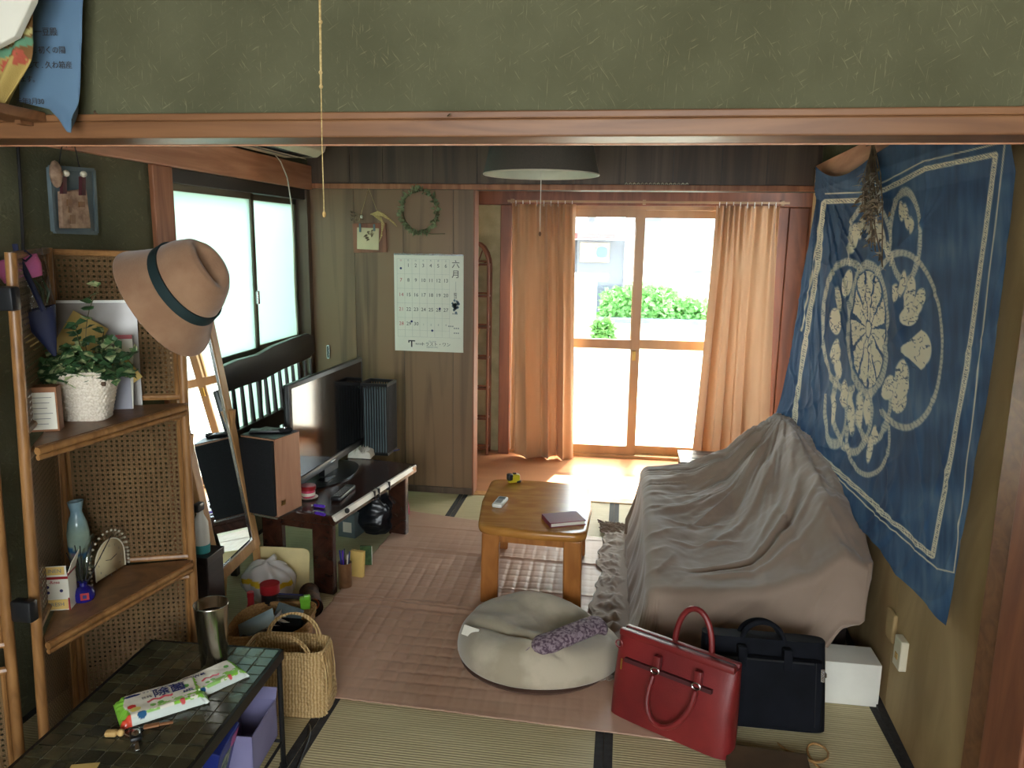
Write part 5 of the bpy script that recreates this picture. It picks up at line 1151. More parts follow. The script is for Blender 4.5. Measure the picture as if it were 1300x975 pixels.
for i, (x, y, lab) in enumerate(((-.13, .145, 'red pump bottle behind straw basket'),)):
    t = thing('red_bottle', lab, 'bottle', bo @ V3(x-.0, y, 0)); pt('bottle', MB().lathe([(0, 0), (.022, 0), (.022, .13), (.013, .15), (.012, .18), (0, .18)], seg=20), 'red', t, True); pt('cap', MB().lathe([(0, .18), (.014, .18), (.013, .20), (0, .20)], seg=16), 'red', t, True)
t = thing('red_lidded_jar', 'dark jar with red lid behind straw basket', 'jar', bo @ V3(-.055, .15, 0)); pt('jar', MB().lathe([(0, 0), (.034, 0), (.034, .2), (0, .2)], seg=20), 'black', t, True); pt('lid', MB().lathe([(0, .2), (.037, .2), (.037, .235), (0, .237)], seg=24), 'red', t, True)
t = thing('pen_bundle', 'dark pens laid across back rim of straw basket', 'pens', bo @ V3(.02, .135, .185), .1)
for k in range(3): pt('pen', MB().tube([(-.06, k*.009, k*.003), (.07, k*.011-.003, .002)], .004, 6), 'black' if k < 2 else 'blueink', t)
t = thing('lime_clip', 'lime green clip on right rim of straw basket', 'clip', bo @ V3(.108, .06, .178), .4); pt('jaw', B((-.018, -.004, 0), (.018, .004, .04), .003).box((-.02, -.01, .03), (.02, .01, .05), .004), 'green', t, True); pt('lever', B((-.005, -.016, .04), (.018, .0, .06), .003), 'green', t)
q = P(392, 781, 2, 0)
lg = thing('carved_log', 'short dark log with orange spiral end behind straw basket', 'log', (q.x-.01, q.y+.05, .043), rot=(PI/2-.0, 0, .5))
pt('log', MB().lathe([(0, -.09), (.038, -.09), (.042, -.08), (.04, 0), (.042, .08), (.04, .05), (0, .05)], seg=20), 'logbark', lg, True)
pt('cut_end', MB().lathe([(0, .0), (.035, .0), (.035, .003), (0, .003)], (0, 0, .05), 20), 'blackwood', lg)
pt('spiral', MB().tube([(.0035*a*math.cos(a)*1.15, .0035*a*math.sin(a)*1.15, .055) for a in [1+i*.25 for i in range(28)]], .0035, 6), 'logend', lg, True, label='orange carved spiral')
q = P(252, 798, 2, .3); t = thing('white_card', 'small white card standing between screen and tumbler', 'card', (q.x, q.y, .29)); pt('sheet', B((-.02, -.001, .0), (.012, .001, .04)), 'white', t)
bpy.data.objects.remove(t.children[0]); bpy.data.objects.remove(t)

# ================================================================ TV BENCH AND WHAT STANDS ON IT
ZB = .375
A_ = P(424, 656, 2, ZB); B_ = P(529, 589, 2, ZB); L_ = (B_-A_).xy.length; an = math.atan2(B_.y-A_.y, B_.x-A_.x)-PI/2
tv = thing('tv_bench', 'low dark red lacquered bench carrying the television', 'bench', (A_.x, A_.y, 0), an)
TM = MW[tv]
Lb = L_+.0; Wb = .40
pt('top', B((-Wb, 0, ZB-.045), (0, Lb, ZB), .006), 'standwood', tv)
for nm, x0, x1, y0, y1 in (('leg', -.125, -.025, .02, .055), ('leg', -.125, -.025, Lb-.09, Lb-.05), ('leg', -Wb+.02, -Wb+.12, .02, .055), ('leg', -Wb+.02, -Wb+.12, Lb-.09, Lb-.05)):
    pt(nm, B((x0, y0, 0), (x1, y1, ZB-.046), .005), 'standwood', tv)
pt('end_apron', B((-Wb+.05, .03, ZB-.085), (-.115, .045, ZB-.046)), 'standwood', tv)
pt('edge_highlight', MB().hexa([V3(.0, .0, ZB-.020), V3(.007, .0, ZB-.024), V3(.007, Lb*.93, ZB-.020), V3(.0, Lb*.93, ZB-.018)], [V3(-.012, .0, ZB+.001), V3(-.0, .0, ZB+.001), V3(-.0, Lb*.93, ZB+.001), V3(-.010, Lb*.93, ZB+.001)]), 'white', tv, label='pale strip imitating light on the bench edge')  # white strip stands in for window light reflected along the front edge
for yy in (Lb*.42, Lb*.47, Lb*.60): pt('strip_band', B((-.018, yy, ZB-.038), (.012, yy+.006, ZB+.003)), 'blacktape', tv)
pt('knob', MB().ball((.008, Lb*.115, ZB-.005), .012, 12), 'black', tv, True)
def ontv(x, y): return TM @ V3(x, y, ZB)
ZT_ = ZB+.001
# speaker
c0, c1, c2 = P(352, 657, 2, ZT_+.008), P(309, 649, 2, ZT_+.008), P(379, 631, 2, ZT_+.008)
ux = (c0-c1).normalized(); wsp = (c0-c1).length; dsp = (c2-c0).length
spk = thing('loudspeaker', 'bookshelf loudspeaker with black grille and brown wood side on TV bench', 'speaker', (c0.x, c0.y, ZT_), math.atan2(ux.y, ux.x))
hs = .345; dsp = .165
pt('cabinet', B((-wsp, .006, .008), (0, dsp, hs), .002), 'spkside', spk); pt('grille', B((-wsp+.004, -.012, .012), (-.004, .006, hs-.006), .004), 'blackmatte', spk); pt('top_panel', B((-wsp, .004, hs), (0, dsp, hs+.003)), 'black', spk)
pt('badge', B((.0002, .03, .05), (.002, .055, .07)), 'gold', spk, label='small brass badge'); pt('base_trim', B((-wsp, -.004, 0), (.003, dsp, .008)), 'silver', spk)
SM = MW[spk]; q = SM @ V3(-.10, dsp*.5, hs+.0035)
t = thing('black_remote', 'black remote control lying on top of the loudspeaker', 'remote control', q, .3); pt('body', B((-.075, -.025, 0), (.06, .025, .014), .006), 'black', t, True)
for k in range(4): pt('button', B((-.06+k*.022, -.012, .0138), (-.05+k*.022, -.004, .0158)), 'greyink', t)
q = SM @ V3(-.04, dsp*.72, hs+.0035); t = thing('small_black_gadget', 'small dark gadget behind remote on the loudspeaker', 'gadget', q, .9); pt('body', B((-.03, -.015, 0), (.03, .015, .018), .007), 'blackmatte', t, True); pt('dial', MB().lathe([(0, .016), (.009, .016), (.008, .022), (0, .022)], seg=12), 'silver', t, True)
# television
t0, t1 = V3(-1.435, 3.13, 0), V3(-1.395, 3.98, 0); d_ = (t1-t0).normalized(); Wtv = (t1-t0).length
tvs = thing('television', 'black flat-screen television facing the sofa on the bench', 'television', (t0.x, t0.y, ZT_), math.atan2(d_.y, d_.x))
pt('bezel', B((0, .0, .055), (Wtv, .03, .535), .006), 'black', tvs, True); pt('screen', B((.022, -.0015, .095), (Wtv-.022, .003, .515)), 'screen', tvs)
pt('lower_trim', B((.0, -.004, .055), (Wtv, .0, .09), .002), 'black', tvs, True); pt('badge', B((Wtv/2-.03, -.0052, .068), (Wtv/2+.03, -.004, .076)), 'silver', tvs, label='small silver badge')
pt('neck', B((Wtv/2-.08, .005, .01), (Wtv/2+.08, .035, .06)), 'black', tvs); pt('foot', MB().lathe([(0, 0), (.24, 0), (.24, .006), (.08, .014), (0, .014)], (Wtv/2, .02, 0), 40, sx=1, sy=.52), 'black', tvs, True)
# slatted tower
q = P(480, 583, 2, ZT_)
tq = thing('slatted_tower_lamp', 'tall square black slatted lamp standing beyond the television', 'lamp', (-1.30, 3.96, ZT_), an+.12); tq.location = (P(482, 577, 2, ZT_).x-.02, P(482, 577, 2, ZT_).y+.06, ZT_)
MW[tq] = Matrix.Translation(tq.location) @ Matrix.Rotation(an+.12, 4, 'Z'); w_ = .078; h_ = .40
pt('frame', B((-w_, -w_, 0), (w_, w_, .012)).box((-w_, -w_, h_-.016), (-w_+.012, w_, h_)).box((w_-.012, -w_, h_-.016), (w_, w_, h_)).box((-w_, -w_, h_-.016), (w_, -w_+.012, h_)).box((-w_, w_-.012, h_-.016), (w_, w_, h_)), 'black', tq)
for k in range(11):
    s_ = -w_+.004+k*(2*w_-.008)/10
    for a, b in ((s_, -w_+.003), (s_, w_-.003), (-w_+.003, s_), (w_-.003, s_)):
        if k in (0, 10) and abs(a) == w_-.003: continue
        pt('slat', B((a-.0028, b-.0028, .012), (a+.0028, b+.0028, h_-.016)), 'black', tq)
pt('inner_shade', B((-w_+.012, -w_+.012, .014), (w_-.012, w_-.012, h_-.03)), 'slate', tq)
# pink jar on a dish
q = P(390, 633, 2, ZT_); t = thing('pink_jar', 'clear jar with red lid standing on a white dish', 'jar', (q.x, q.y+.012, ZT_+.0075)); pt('jar', MB().lathe([(0, 0), (.03, 0), (.032, .004), (.032, .034), (0, .034)], seg=24), 'pinkplastic', t, True); pt('lid', MB().lathe([(0, .034), (.036, .034), (.036, .05), (.033, .053), (0, .053)], seg=28), 'red', t, True); pt('side_label', MB().lathe([(.0323, .008), (.0326, .008), (.0326, .022), (.0323, .022)], seg=24, cap=False), 'paper', t)
t = thing('white_dish', 'small white dish under the pink jar', 'dish', (q.x, q.y+.012, ZT_)); pt('dish', MB().lathe([(0, 0), (.03, 0), (.045, .006), (.043, .007), (.03, .003), (0, .003)], seg=28), 'white', t, True)
q = P(436, 628, 2, ZT_); t = thing('tv_remote', 'long black remote control on the edge of TV bench', 'remote control', (q.x, q.y, ZT_), an+.15); pt('body', B((-.024, -.10, 0), (.024, .10, .02), .007), 'black', t, True); MW[t]
for k in range(7):
    for j in range(3): pt('button', B((-.017+j*.012, -.08+k*.022, .0195), (-.009+j*.012, -.068+k*.022, .0215)), 'greyink', t)
for px, py, a, lab in ((405, 644, 1.35, 'purple lighter with metal tip, nearer the remote'), (406, 654, 1.2, 'purple lighter at the near corner of the bench')):
    q = P(px, py, 2, ZT_); t = thing('lighter', lab, 'lighter', (q.x, q.y, ZT_+.007), a); pt('body', B((-.007, -.03, -.006), (.007, .025, .006), .004), 'purple', t, True); pt('tip', B((-.006, .025, -.005), (.006, .038, .005), .002), 'silver', t)
q = P(462, 577, 2, ZT_); t = thing('white_towel', 'crumpled white towel on the bench below black tower lamp', 'towel', (q.x, q.y, ZT_))
surf('cloth', lambda U, V: ((U-.5)*.13+.01*noise2(U*3, V*3, 1), (V-.5)*.17, np.clip(np.minimum(np.minimum(U, 1-U), np.minimum(V, 1-V))*9, 0, 1)**.5*(.035+.022*noise2(U*5, V*5, 4)+.012*noise2(U*12, V*12, 5))+.002), 50, 50, 'towel', t)
q = P(486, 574, 2, ZT_); t = thing('purple_cable', 'purple charging cable beside the white towel', 'cable', (q.x, q.y, ZT_)); pt('lead', MB().tube([(-.02, -.02, .006), (.0, .0, .006), (.03, .03, .006), (.06, .02, .006), (.08, .05, .006)], .004, 6), 'blueink', t, True); pt('plug', B((-.05, -.03, 0), (-.02, -.01, .012), .003), 'purple', t)
q = P(412, 610, 2, ZT_); t = thing('black_handset', 'flat black handset at the foot of the television', 'handset', (q.x+.01, q.y, ZT_), an+.1); pt('body', B((-.035, -.06, 0), (.035, .06, .012), .005), 'black', t, True); pt('face_plate', B((-.028, -.05, .0118), (.028, .05, .0128)), 'screen', t)

# below and before the TV bench
q = P(393, 757, 2, 0); q2 = P(393, 695, 1, q.y+.03)
t = thing('cream_board', 'cream rounded cutting board leaning on the TV bench', 'board', (q.x-.115, q.y-.015, .0), rot=(-.16, 0, .06))
pts = rounded([V3(-.13, 0, 0), V3(.115, 0, 0), V3(.115, .21, 0), V3(-.13, .21, 0)], .03, bulge=0); pt('board', MB().prism([(v.x, v.y) for v in pts], -.004, .004).xf(Matrix.Rotation(PI/2, 4, 'X')), 'ivoryboard', t, True)
t.location.z = .004
q = P(340, 765, 2, 0); t = thing('white_plastic_bag', 'bulging white plastic bag with yellow print before cream board', 'plastic bag', (q.x-.0, q.y+.02, 0))
def pbF(U, V):
    a = 2*PI*U; rr = np.sin(np.clip(V, 0, 1)*PI)**.6; r_ = .115*rr*(1+.16*noise2(np.cos(a)*1.6+3, np.sin(a)*1.6+V*3, 4)+.05*np.sin(a*9+V*9)); return r_*np.cos(a), r_*np.sin(a)*.62, .09-np.cos(V*PI)*.085*(1+.1*np.sin(a*3))
def pbC(U, V):
    C = np.zeros(U.shape+(3,))+np.array([212, 208, 202.]); m = (np.abs(V-.50-.16*np.abs(((U*3) % 1)-.5)) < .045)&(U > .55)&(U < .98); return np.where(m[..., None], np.array([226, 190, 50.]), C)
fixn(surf('film', pbF, 90, 50, 'print_', t, pbC, wrapu=True)); pt('knot', MB().tube([(-.02, 0, .165), (0, 0, .185), (.03, .01, .20)], [.012, .008, .014], 8), 'plasticbag', t, True)
q = P(432, 749, 2, 0); t = thing('pen_cup', 'brown cup of pens beside the TV bench leg', 'pen cup', (q.x+.012, q.y+.03, 0))
pt('cup', MB().lathe([(0, 0), (.03, 0), (.031, .12), (.028, .12), (.027, .01), (0, .01)], seg=24), 'rattandark', t, True)
for k, (a, b, m_) in enumerate(((.01, .01, 'blueink'), (-.012, .0, 'bluecard'), (0, -.012, 'purple'), (.012, -.008, 'white'), (-.004, .012, 'black'))): pt('pen', MB().tube([(a*.5, b*.5, .012), (a*1.8, b*1.8, .165+.01*(k % 3))], .0035, 6), m_, t)
q = P(452, 735, 2, 0); t = thing('yellow_notepad', 'yellow notepad standing beside the pen cup', 'notepad', (q.x, q.y+.012, 0), rot=(-.10, .0, -.15)); pt('pad', B((-.033, -.008, 0.004), (.033, .008, .128), .002), 'yellow', t); pt('cover_edge', B((-.034, .008, .003), (.034, .011, .13)), 'kraft', t)
q = P(463, 722, 2, 0); t = thing('teal_book', 'slim dark teal book behind yellow notepad', 'book', (q.x+.0, q.y+.03, 0.003), .15); pt('cover', B((-.03, -.006, 0), (.025, .006, .10), .001), 'leaf', t); pt('pages', B((-.028, -.004, .002), (.0262, .004, .098)), 'paper', t)
q = P(472, 682, 2, 0); t = thing('black_plastic_bag', 'crumpled black plastic bag beneath the TV bench', 'plastic bag', (q.x, q.y+.07, 0))
fixn(surf('film', lambda U, V: (.10*np.sin(V*PI)**.5*np.cos(2*PI*U)*(1+.55*noise2(np.cos(2*PI*U)*2.5+3, V*5, 3)), .08*np.sin(V*PI)**.5*np.sin(2*PI*U)*(1+.55*noise2(np.sin(2*PI*U)*2.5+3, V*5, 7)), .115-np.cos(V*PI)*.115), 60, 40, 'tarp', t, wrapu=True))
q = P(447, 684, 2, 0); t = thing('dark_file_box', 'dark file box with white label beneath the TV bench', 'box', (q.x-.03, q.y+.03, 0), an); pt('box', B((-.05, -.02, 0), (.05, .10, .13), .003), 'slate', t); pt('label', B((-.02, -.0212, .03), (.03, -.02, .085)), 'paper', t, label='white label')
q = P(515, 656, 2, 0); t = thing('magenta_case', 'magenta case standing between bench and back wall', 'case', (q.x-.02, q.y+.03, 0), .2); pt('shell', MB().hexa([V3(-.03, -.03, 0), V3(.035, -.03, 0), V3(.035, .03, 0), V3(-.03, .03, 0)], [V3(-.015, -.02, .2), V3(.01, -.02, .2), V3(.01, .02, .2), V3(-.015, .02, .2)]), 'magenta', t, bev=.006); pt('clasp', B((-.008, -.034, .10), (.008, -.024, .12)), 'magenta', t)
# spindle-back bench under the window
sbn = thing('spindle_bench', 'black spindle-backed wooden bench under the frosted window', 'bench', (-1.62, 3.6, 0)); xb = -1.74
tops = [(3.10, .985), (3.25, .995), (3.45, .99), (3.62, 1.01), (3.85, 1.02), (4.05, 1.022), (4.11, 1.0)]; bots = [(3.10, .865), (3.3, .865), (3.5, .86), (3.7, .875), (3.9, .88), (4.06, .885), (4.12, .91)]
vs = [V3(xb-.014, y, z) for y, z in tops]+[V3(xb-.014, y, z) for y, z in bots[::-1]]; vs2 = [v+V3(.028, 0, 0) for v in vs]; n = len(vs)
pt('crest_rail', MB().add(vs+vs2, [tuple(range(n)), tuple(range(n, 2*n))[::-1]]+[(i, (i+1) % n, n+(i+1) % n, n+i) for i in range(n)]), 'blackwood', sbn, world=True, bev=.004)
for k in range(13): y = 3.13+k*.08; pt('spindle', MB().tube([(xb+.0, y, .875), (xb+.012, y-.0, .66), (xb+.03, y, .40)], [.009, .013, .010], 8), 'blackwood', sbn, True, world=True)
pt('middle_rail', B((xb-.0, 3.1, .60), (xb+.03, 4.12, .68), .004), 'blackwood', sbn, world=True)
pt('seat', B((xb-.02, 3.08, .37), (xb+.06, 4.14, .40), .006), 'blackwood', sbn, world=True)
for y in (3.12, 4.08): pt('leg', B((xb-.01, y, 0), (xb+.02, y+.03, .37)), 'blackwood', sbn, world=True)

# ================================================================ ON THE WALLS
# calendar
cal = thing('wall_calendar', 'white June wall calendar with grid of dates on veneer wall', 'calendar', P(544, 322, 1, 4.462))
ca, cb_, cc1, cd1 = P(500, 322, 1, 4.462), P(588.5, 324, 1, 4.462), P(588, 447.5, 1, 4.462), P(501, 445, 1, 4.462)
x0, x1, zt, zb = ca.x, cb_.x, (ca.z+cb_.z)/2, (cc1.z+cd1.z)/2; Wc, Hc = x1-x0, zt-zb; YC = 4.4615
pt('sheets', B((x0, YC, zb), (x1, 4.466, zt)), 'paper', cal, world=True); pt('metal_strip', B((x0, YC-.002, zt-.006), (x1, 4.466, zt+.003)), 'silver', cal, world=True)
def cal_at(u, v): return V3(x0+Wc*u, YC-.0006, zt-Hc*v)
def ct(s, size, u, v, m='greyink', **k): return text(s, size, cal_at(u, v), (1, 0, 0), (0, 0, 1), m, cal, depth=.0002, **k)
cols = [.10+.108*i for i in range(7)]
rows = [('', 1, 2, 3, 4, 5, 6), (7, 8, 9, 10, 11, 12, 13), (14, 15, 16, 17, 18, 19, 20), (21, 22, 23, 24, 25, 26, 27), (28, 29, 30, '', '', '', '')]
for j, rw in enumerate(rows):
    for i, d in enumerate(rw):
        if d != '': ct(str(d), .030, cols[i], .115+.150*j, 'redink' if i == 0 else 'ink', name='date')
for i, s in enumerate('1234'): ct(s, .016, cols[3+i], .72, 'greyink', name='date')
for i, s in enumerate('日月火水木金土'): ct(s, .012, cols[i], .065, 'redink' if i == 0 else 'greyink')
gm = MB()
for i in range(8): a = cal_at(.045+.108*i, .05); b = cal_at(.045+.108*i, .85); gm.box((a.x-.0003, YC-.0005, b.z), (a.x+.0003, YC, a.z))
for v in (.05, .20, .35, .50, .65, .78, .85): a = cal_at(.045, v); b = cal_at(.80 if v < .85 else .96, v); gm.box((a.x, YC-.0005, a.z-.0003), (b.x, YC, a.z+.0003))
pt('ruled_grid', gm, 'greyink', cal, world=True, label='fine grey ruled grid')
ct('六', .050, .89, .10, 'ink'); ct('月', .050, .89, .20, 'ink')
pt('ink_stroke', B((x0+Wc*.889, YC-.0006, zt-Hc*.37), (x0+Wc*.892, YC, zt-Hc*.27)), 'greyink', cal, world=True); ct('睦', .020, .885, .40, 'ink'); ct('日', .020, .885, .43, 'ink')
fl = MB(); r = random.Random(4)
for i in range(26): a = cal_at(.88+r.gauss(0, .03), .52+r.gauss(0, .03)); a.y -= .0004; fl.add([a+V3(0, 0, .010), a+V3(.008, 0, 0), a+V3(0, 0, -.010), a+V3(-.008, 0, 0)], [(0, 1, 2, 3)])
pt('flower_print', fl, mat('hydrangea_print', (104, 124, 136)), cal, world=True, label='blue grey flower print')
for (a, b) in ((.88, .60), (.82, .73), (.90, .75), (.90, .80)): ct('■ ■ ■', .010, a, b)
for (u, v) in ((.10, .145), (.25, .69), (.55, .78), (.66, .55)): a = cal_at(u, v); pt('ink_dot', MB().lathe([(0, 0), (.007, 0), (.007, .0006), (0, .0006)], (a.x, YC-.0002, a.z), 10, Matrix.Rotation(PI/2, 3, 'X')), 'blueink', cal, world=True)
ct('株式会社', .012, .36, .925, 'ink'); ct('トラスト・ワン', .026, .60, .925, 'ink'); ct('TEL 0120', .012, .55, .895); ct('営業時間 定休日', .010, .55, .955)
a = cal_at(.245, .92); pt('emblem', B((a.x-.020, YC-.0006, a.z+.012), (a.x+.022, YC, a.z+.019)).box((a.x-.003, YC-.0006, a.z-.022), (a.x+.005, YC, a.z+.014)).box((a.x-.020, YC-.0006, a.z+.004), (a.x-.013, YC, a.z+.012)), 'ink', cal, world=True, label='black angular emblem')
# plaque with dried flowers
pq = thing('flower_plaque', 'reddish plaque with beige relief and dried flowers on veneer wall', 'wall plaque', P(468, 300, 1, 4.455))
a, b = P(448, 283, 1, 4.455), P(491, 321, 1, 4.455); pt('board', B((a.x, 4.448, b.z), (b.x, 4.462, a.z), .003, (0, -.03, 0)), 'redwood', pq, world=True)
a, b = P(453, 289, 1, 4.44), P(481, 317, 1, 4.44); pt('relief', B((a.x, 4.438, b.z), (b.x, 4.448, a.z), .002, (0, .03, 0)), 'dial', pq, world=True, label='beige relief panel')
ft = MB(); r = random.Random(12)
for i in range(34):
    c_ = P(447+r.uniform(0, 14), 276+r.gauss(0, 3), 1, 4.44); ft.leaf(c_, (r.uniform(-1, 1), -.6, r.uniform(-1, 1)), (0, -1, .3), .022, .012)
for i in range(12): c_ = P(466+r.uniform(-4, 8), 300+r.gauss(0, 5), 1, 4.436); ft.leaf(c_, (r.uniform(-1, 1), -.4, r.uniform(-1, 1)), (0, -1, .3), .025, .012)
pt('dried_flowers', ft, 'dried', pq, world=True, stuff=True)
pt('peg', B(P(457, 288, 1, 4.43)-V3(.006, .004, .03), P(457, 288, 1, 4.43)+V3(.006, .004, .02), .002), 'slate', pq, world=True); pt('peg', B(P(475, 289, 1, 4.43)-V3(.006, .004, .02), P(475, 289, 1, 4.43)+V3(.006, .004, .02), .002), 'slate', pq, world=True)
pt('button', MB().ball(P(459, 275, 1, 4.43), .010, 8), 'offwhite', pq, world=True)
g = MB()
for i in range(7): g.tube([P(470, 272, 1, 4.44), P(480+i*.8, 268+i, 1, 4.435), P(488+i*2.0, 272+i*1.7, 1, 4.43), P(494+i*1.6, 279+i*1.4, 1, 4.43)], .0022, 4)
for i in range(5): g.tube([P(472, 272, 1, 4.44), P(484+i, 276+i*2, 1, 4.436), P(485-i, 300+i*2, 1, 4.44)], .002, 4)
pt('raffia_bow', g, 'twine', pq, True, world=True)
pt('hanging_string', MB().tube([P(456, 280, 1, 4.446), P(468, 239, 1, 4.449), P(484, 282, 1, 4.446)], .0015, 5), 'twine', pq, world=True)
# wreath
wr_ = thing('leaf_wreath', 'dusty green leaf wreath hanging on the veneer wall', 'wreath', P(533, 267, 1, 4.44)); wm = MB(); ws = MB(); r = random.Random(9)
WC = P(533, 268, 1, 4.44); R0, R1 = .105, .115
for k in range(3): ws.tube([WC+V3((R0+.006*math.sin(a*3+k))*math.cos(a), .006*math.sin(a*5+k*2), (R1+.006*math.cos(a*4+k))*math.sin(a)) for a in [2*PI*i/40 for i in range(40)]], .0028, 5, True)
for i in range(230):
    a = 2*PI*i/230+r.uniform(-.05, .05); c_ = WC+V3((R0+r.uniform(-.014, .014))*math.cos(a), r.uniform(-.018, .0), (R1+r.uniform(-.014, .014))*math.sin(a)); wm.leaf(c_, (math.cos(a)*r.uniform(-.3, 1), -.5, math.sin(a)*r.uniform(-.3, 1)), (r.uniform(-1, 1), -1, 0), r.uniform(.02, .034), .014)
ws.tube([WC+V3(.02, 0, -R1), WC+V3(.07, -.005, -R1-.015), WC+V3(.15, -.004, -R1-.012)], .0025, 5); ws.tube([WC+V3(-.0, 0.01, R1), WC+V3(0, .012, .14)], .0015, 4)
pt('twig_ring', ws, 'stem', wr_, True, world=True); pt('wreath_leaves', wm, 'wreath', wr_, world=True, stuff=True)
# left wall: hung board of driftwood
lf = thing('driftwood_picture', 'blue grey board with whitewashed driftwood hung on earth wall', 'wall picture', P(95, 250, 0, LW+.03))
def LP(px, py, d=.0): return P(px, py, 0, LW+.035+d)
q = [LP(63, 212), LP(118, 216), LP(122, 296), LP(69, 294)]
def slab(q, th): return MB().hexa([q[3]-V3(th, 0, 0), q[2]-V3(th, 0, 0), q[1]-V3(th, 0, 0), q[0]-V3(th, 0, 0)], [q[3], q[2], q[1], q[0]])
pt('board', slab(q, .015), 'slate', lf, world=True, bev=.003)
pt('board_rim', MB().bar(q[0], q[1], .012, .012).bar(q[1], q[2], .012, .012).bar(q[2], q[3], .012, .012).bar(q[3], q[0], .012, .012), 'slate', lf, world=True)
q2 = [LP(78, 243, .02), LP(110, 240, .02), LP(116, 290, .02), LP(80, 290, .02)]; pt('driftwood_panel', slab(q2, .016), 'driftwood', lf, world=True, bev=.003)
for a, b, c_, d_ in ((86, 253, 92, 261), (101, 256, 108, 263), (90, 273, 96, 284), (88, 262, 91, 270)): pt('dark_square', slab([LP(a, b, .024), LP(c_, b, .024), LP(c_, d_, .024), LP(a, d_, .024)], .004), 'rattandark', lf, world=True)
for a, b, c_, d_ in ((80, 224, 85, 246), (104, 224, 109, 248)): pt('peg', slab([LP(a, b, .034), LP(c_, b, .034), LP(c_, d_, .034), LP(a, d_, .034)], .012), 'redzip', lf, world=True); 
for a, b in ((84, 220), (106, 221)): pt('button', MB().ball(LP(a, b, .036), .011, 10), 'offwhite', lf, True, world=True)
pt('shell', MB().ball(LP(71, 221, .03), .036, 12, (.4, .7, 1.2)), 'driftwood', lf, True, world=True, label='pale driftwood knot')
pt('hanging_wire', MB().tube([LP(74, 214), P(78, 188, 0, LW+.04), P(84, 176, 0, LW+.04)], .002, 5).tube([LP(101, 214), P(96, 190, 0, LW+.04), P(92, 176, 0, LW+.04)], .002, 5), 'reed', lf, world=True)
pt('twig_knot', MB().tube([P(78, 178, 0, LW+.04), P(86, 183, 0, LW+.05), P(94, 177, 0, LW+.04)], .004, 5).tube([P(84, 186, 0, LW+.05), P(88, 180, 0, LW+.05), P(92, 186, 0, LW+.05)], .004, 5), 'reed', lf, world=True)
tag(pt('black_wall_cable', MB().tube([P(22, 176, 0, LW+.02), P(26, 240, 0, LW+.012), P(29, 305, 0, LW+.012), P(30, 420, 0, LW+.012)], .005, 6), 'reed', smooth=True), 'black cable hanging down the earth wall', 'cable')
# air conditioner
ac = thing('air_conditioner', 'ivory wall air conditioner above the frosted window', 'air conditioner', (LW+.1, 3.6, 1.99))
y0, y1 = 3.00, 4.08; z0 = 1.968
sec = [(0, 0), (.19, 0), (.235, .03), (.25, .08), (.25, .27), (0, .27)]
vs = [V3(LW+.032+a, y0, z0+b) for a, b in sec]+[V3(LW+.032+a, y1, z0+b) for a, b in sec]; n = len(sec)
pt('housing', MB().add(vs, [tuple(range(n)), tuple(range(n, 2*n))[::-1]]+[(i, (i+1) % n, n+(i+1) % n, n+i) for i in range(n)]), 'offwhite', ac, world=True, bev=.006)
pt('outlet_slot', B((LW+.10, y0+.05, z0-.002), (LW+.215, y1-.05, z0+.003)), 'black', ac, world=True); pt('louver', MB().hexa([V3(LW+.145, y0+.05, z0-.006), V3(LW+.18, y0+.05, z0-.014), V3(LW+.18, y1-.05, z0-.014), V3(LW+.145, y1-.05, z0-.006)], [V3(LW+.145, y0+.05, z0-.002), V3(LW+.18, y0+.05, z0-.010), V3(LW+.18, y1-.05, z0-.010), V3(LW+.145, y1-.05, z0-.002)]), 'offwhite', ac, world=True)
tag(pt('white_lead', MB().tube([V3(LW+.06, 3.86, 1.985), P(368, 215, 0, LW+.05), P(373, 300, 0, LW+.04), P(374, 380, 0, LW+.04), P(379, 430, 0, LW+.05)], .0045, 6), 'whitecord', smooth=True, sub=1), 'white lead hanging from the air conditioner', 'cable')
# pendant lamp
LPt = P(687, 222, 1, 3.1); LR = .226
pl_ = thing('pendant_lamp', 'pendant lamp with grey conical shade and cream lining', 'lamp', (LPt.x, 3.1, LPt.z))
pt('shade', MB().lathe([(LR, 0), (LR-.065, .27)], seg=64, cap=False), 'shade', pl_, True, solid=.003); pt('lining', MB().lathe([(LR-.004, .001), (LR-.069, .265), (.02, .268)], seg=64, cap=False), 'shadein', pl_, True, label='cream lining')
pt('rim', MB().tube([(LR*math.cos(a), LR*math.sin(a), 0) for a in [2*PI*i/64 for i in range(64)]], .003, 6, True), 'offwhite', pl_, True)
pt('ring_tube', MB().tube([(.11*math.cos(a), .11*math.sin(a), .11) for a in [2*PI*i/40 for i in range(40)]], .013, 8, True), 'white', pl_, True); pt('canopy', MB().lathe([(0, .262), (.06, .262), (.05, .36), (.02, .40), (.012, 2.45-LPt.z), (0, 2.45-LPt.z)], seg=24), 'offwhite', pl_, True)
e = P(685.5, 297, 1, 3.1-.0); pt('pull_cord', MB().tube([(.0, 0, .26), (0, 0, e.z-LPt.z)], .0016, 5), 'whitecord', pl_); pt('cord_bob', MB().ball((0, 0, e.z-LPt.z), .006, 8, (1, 1, 1.6)), 'rattandark', pl_)
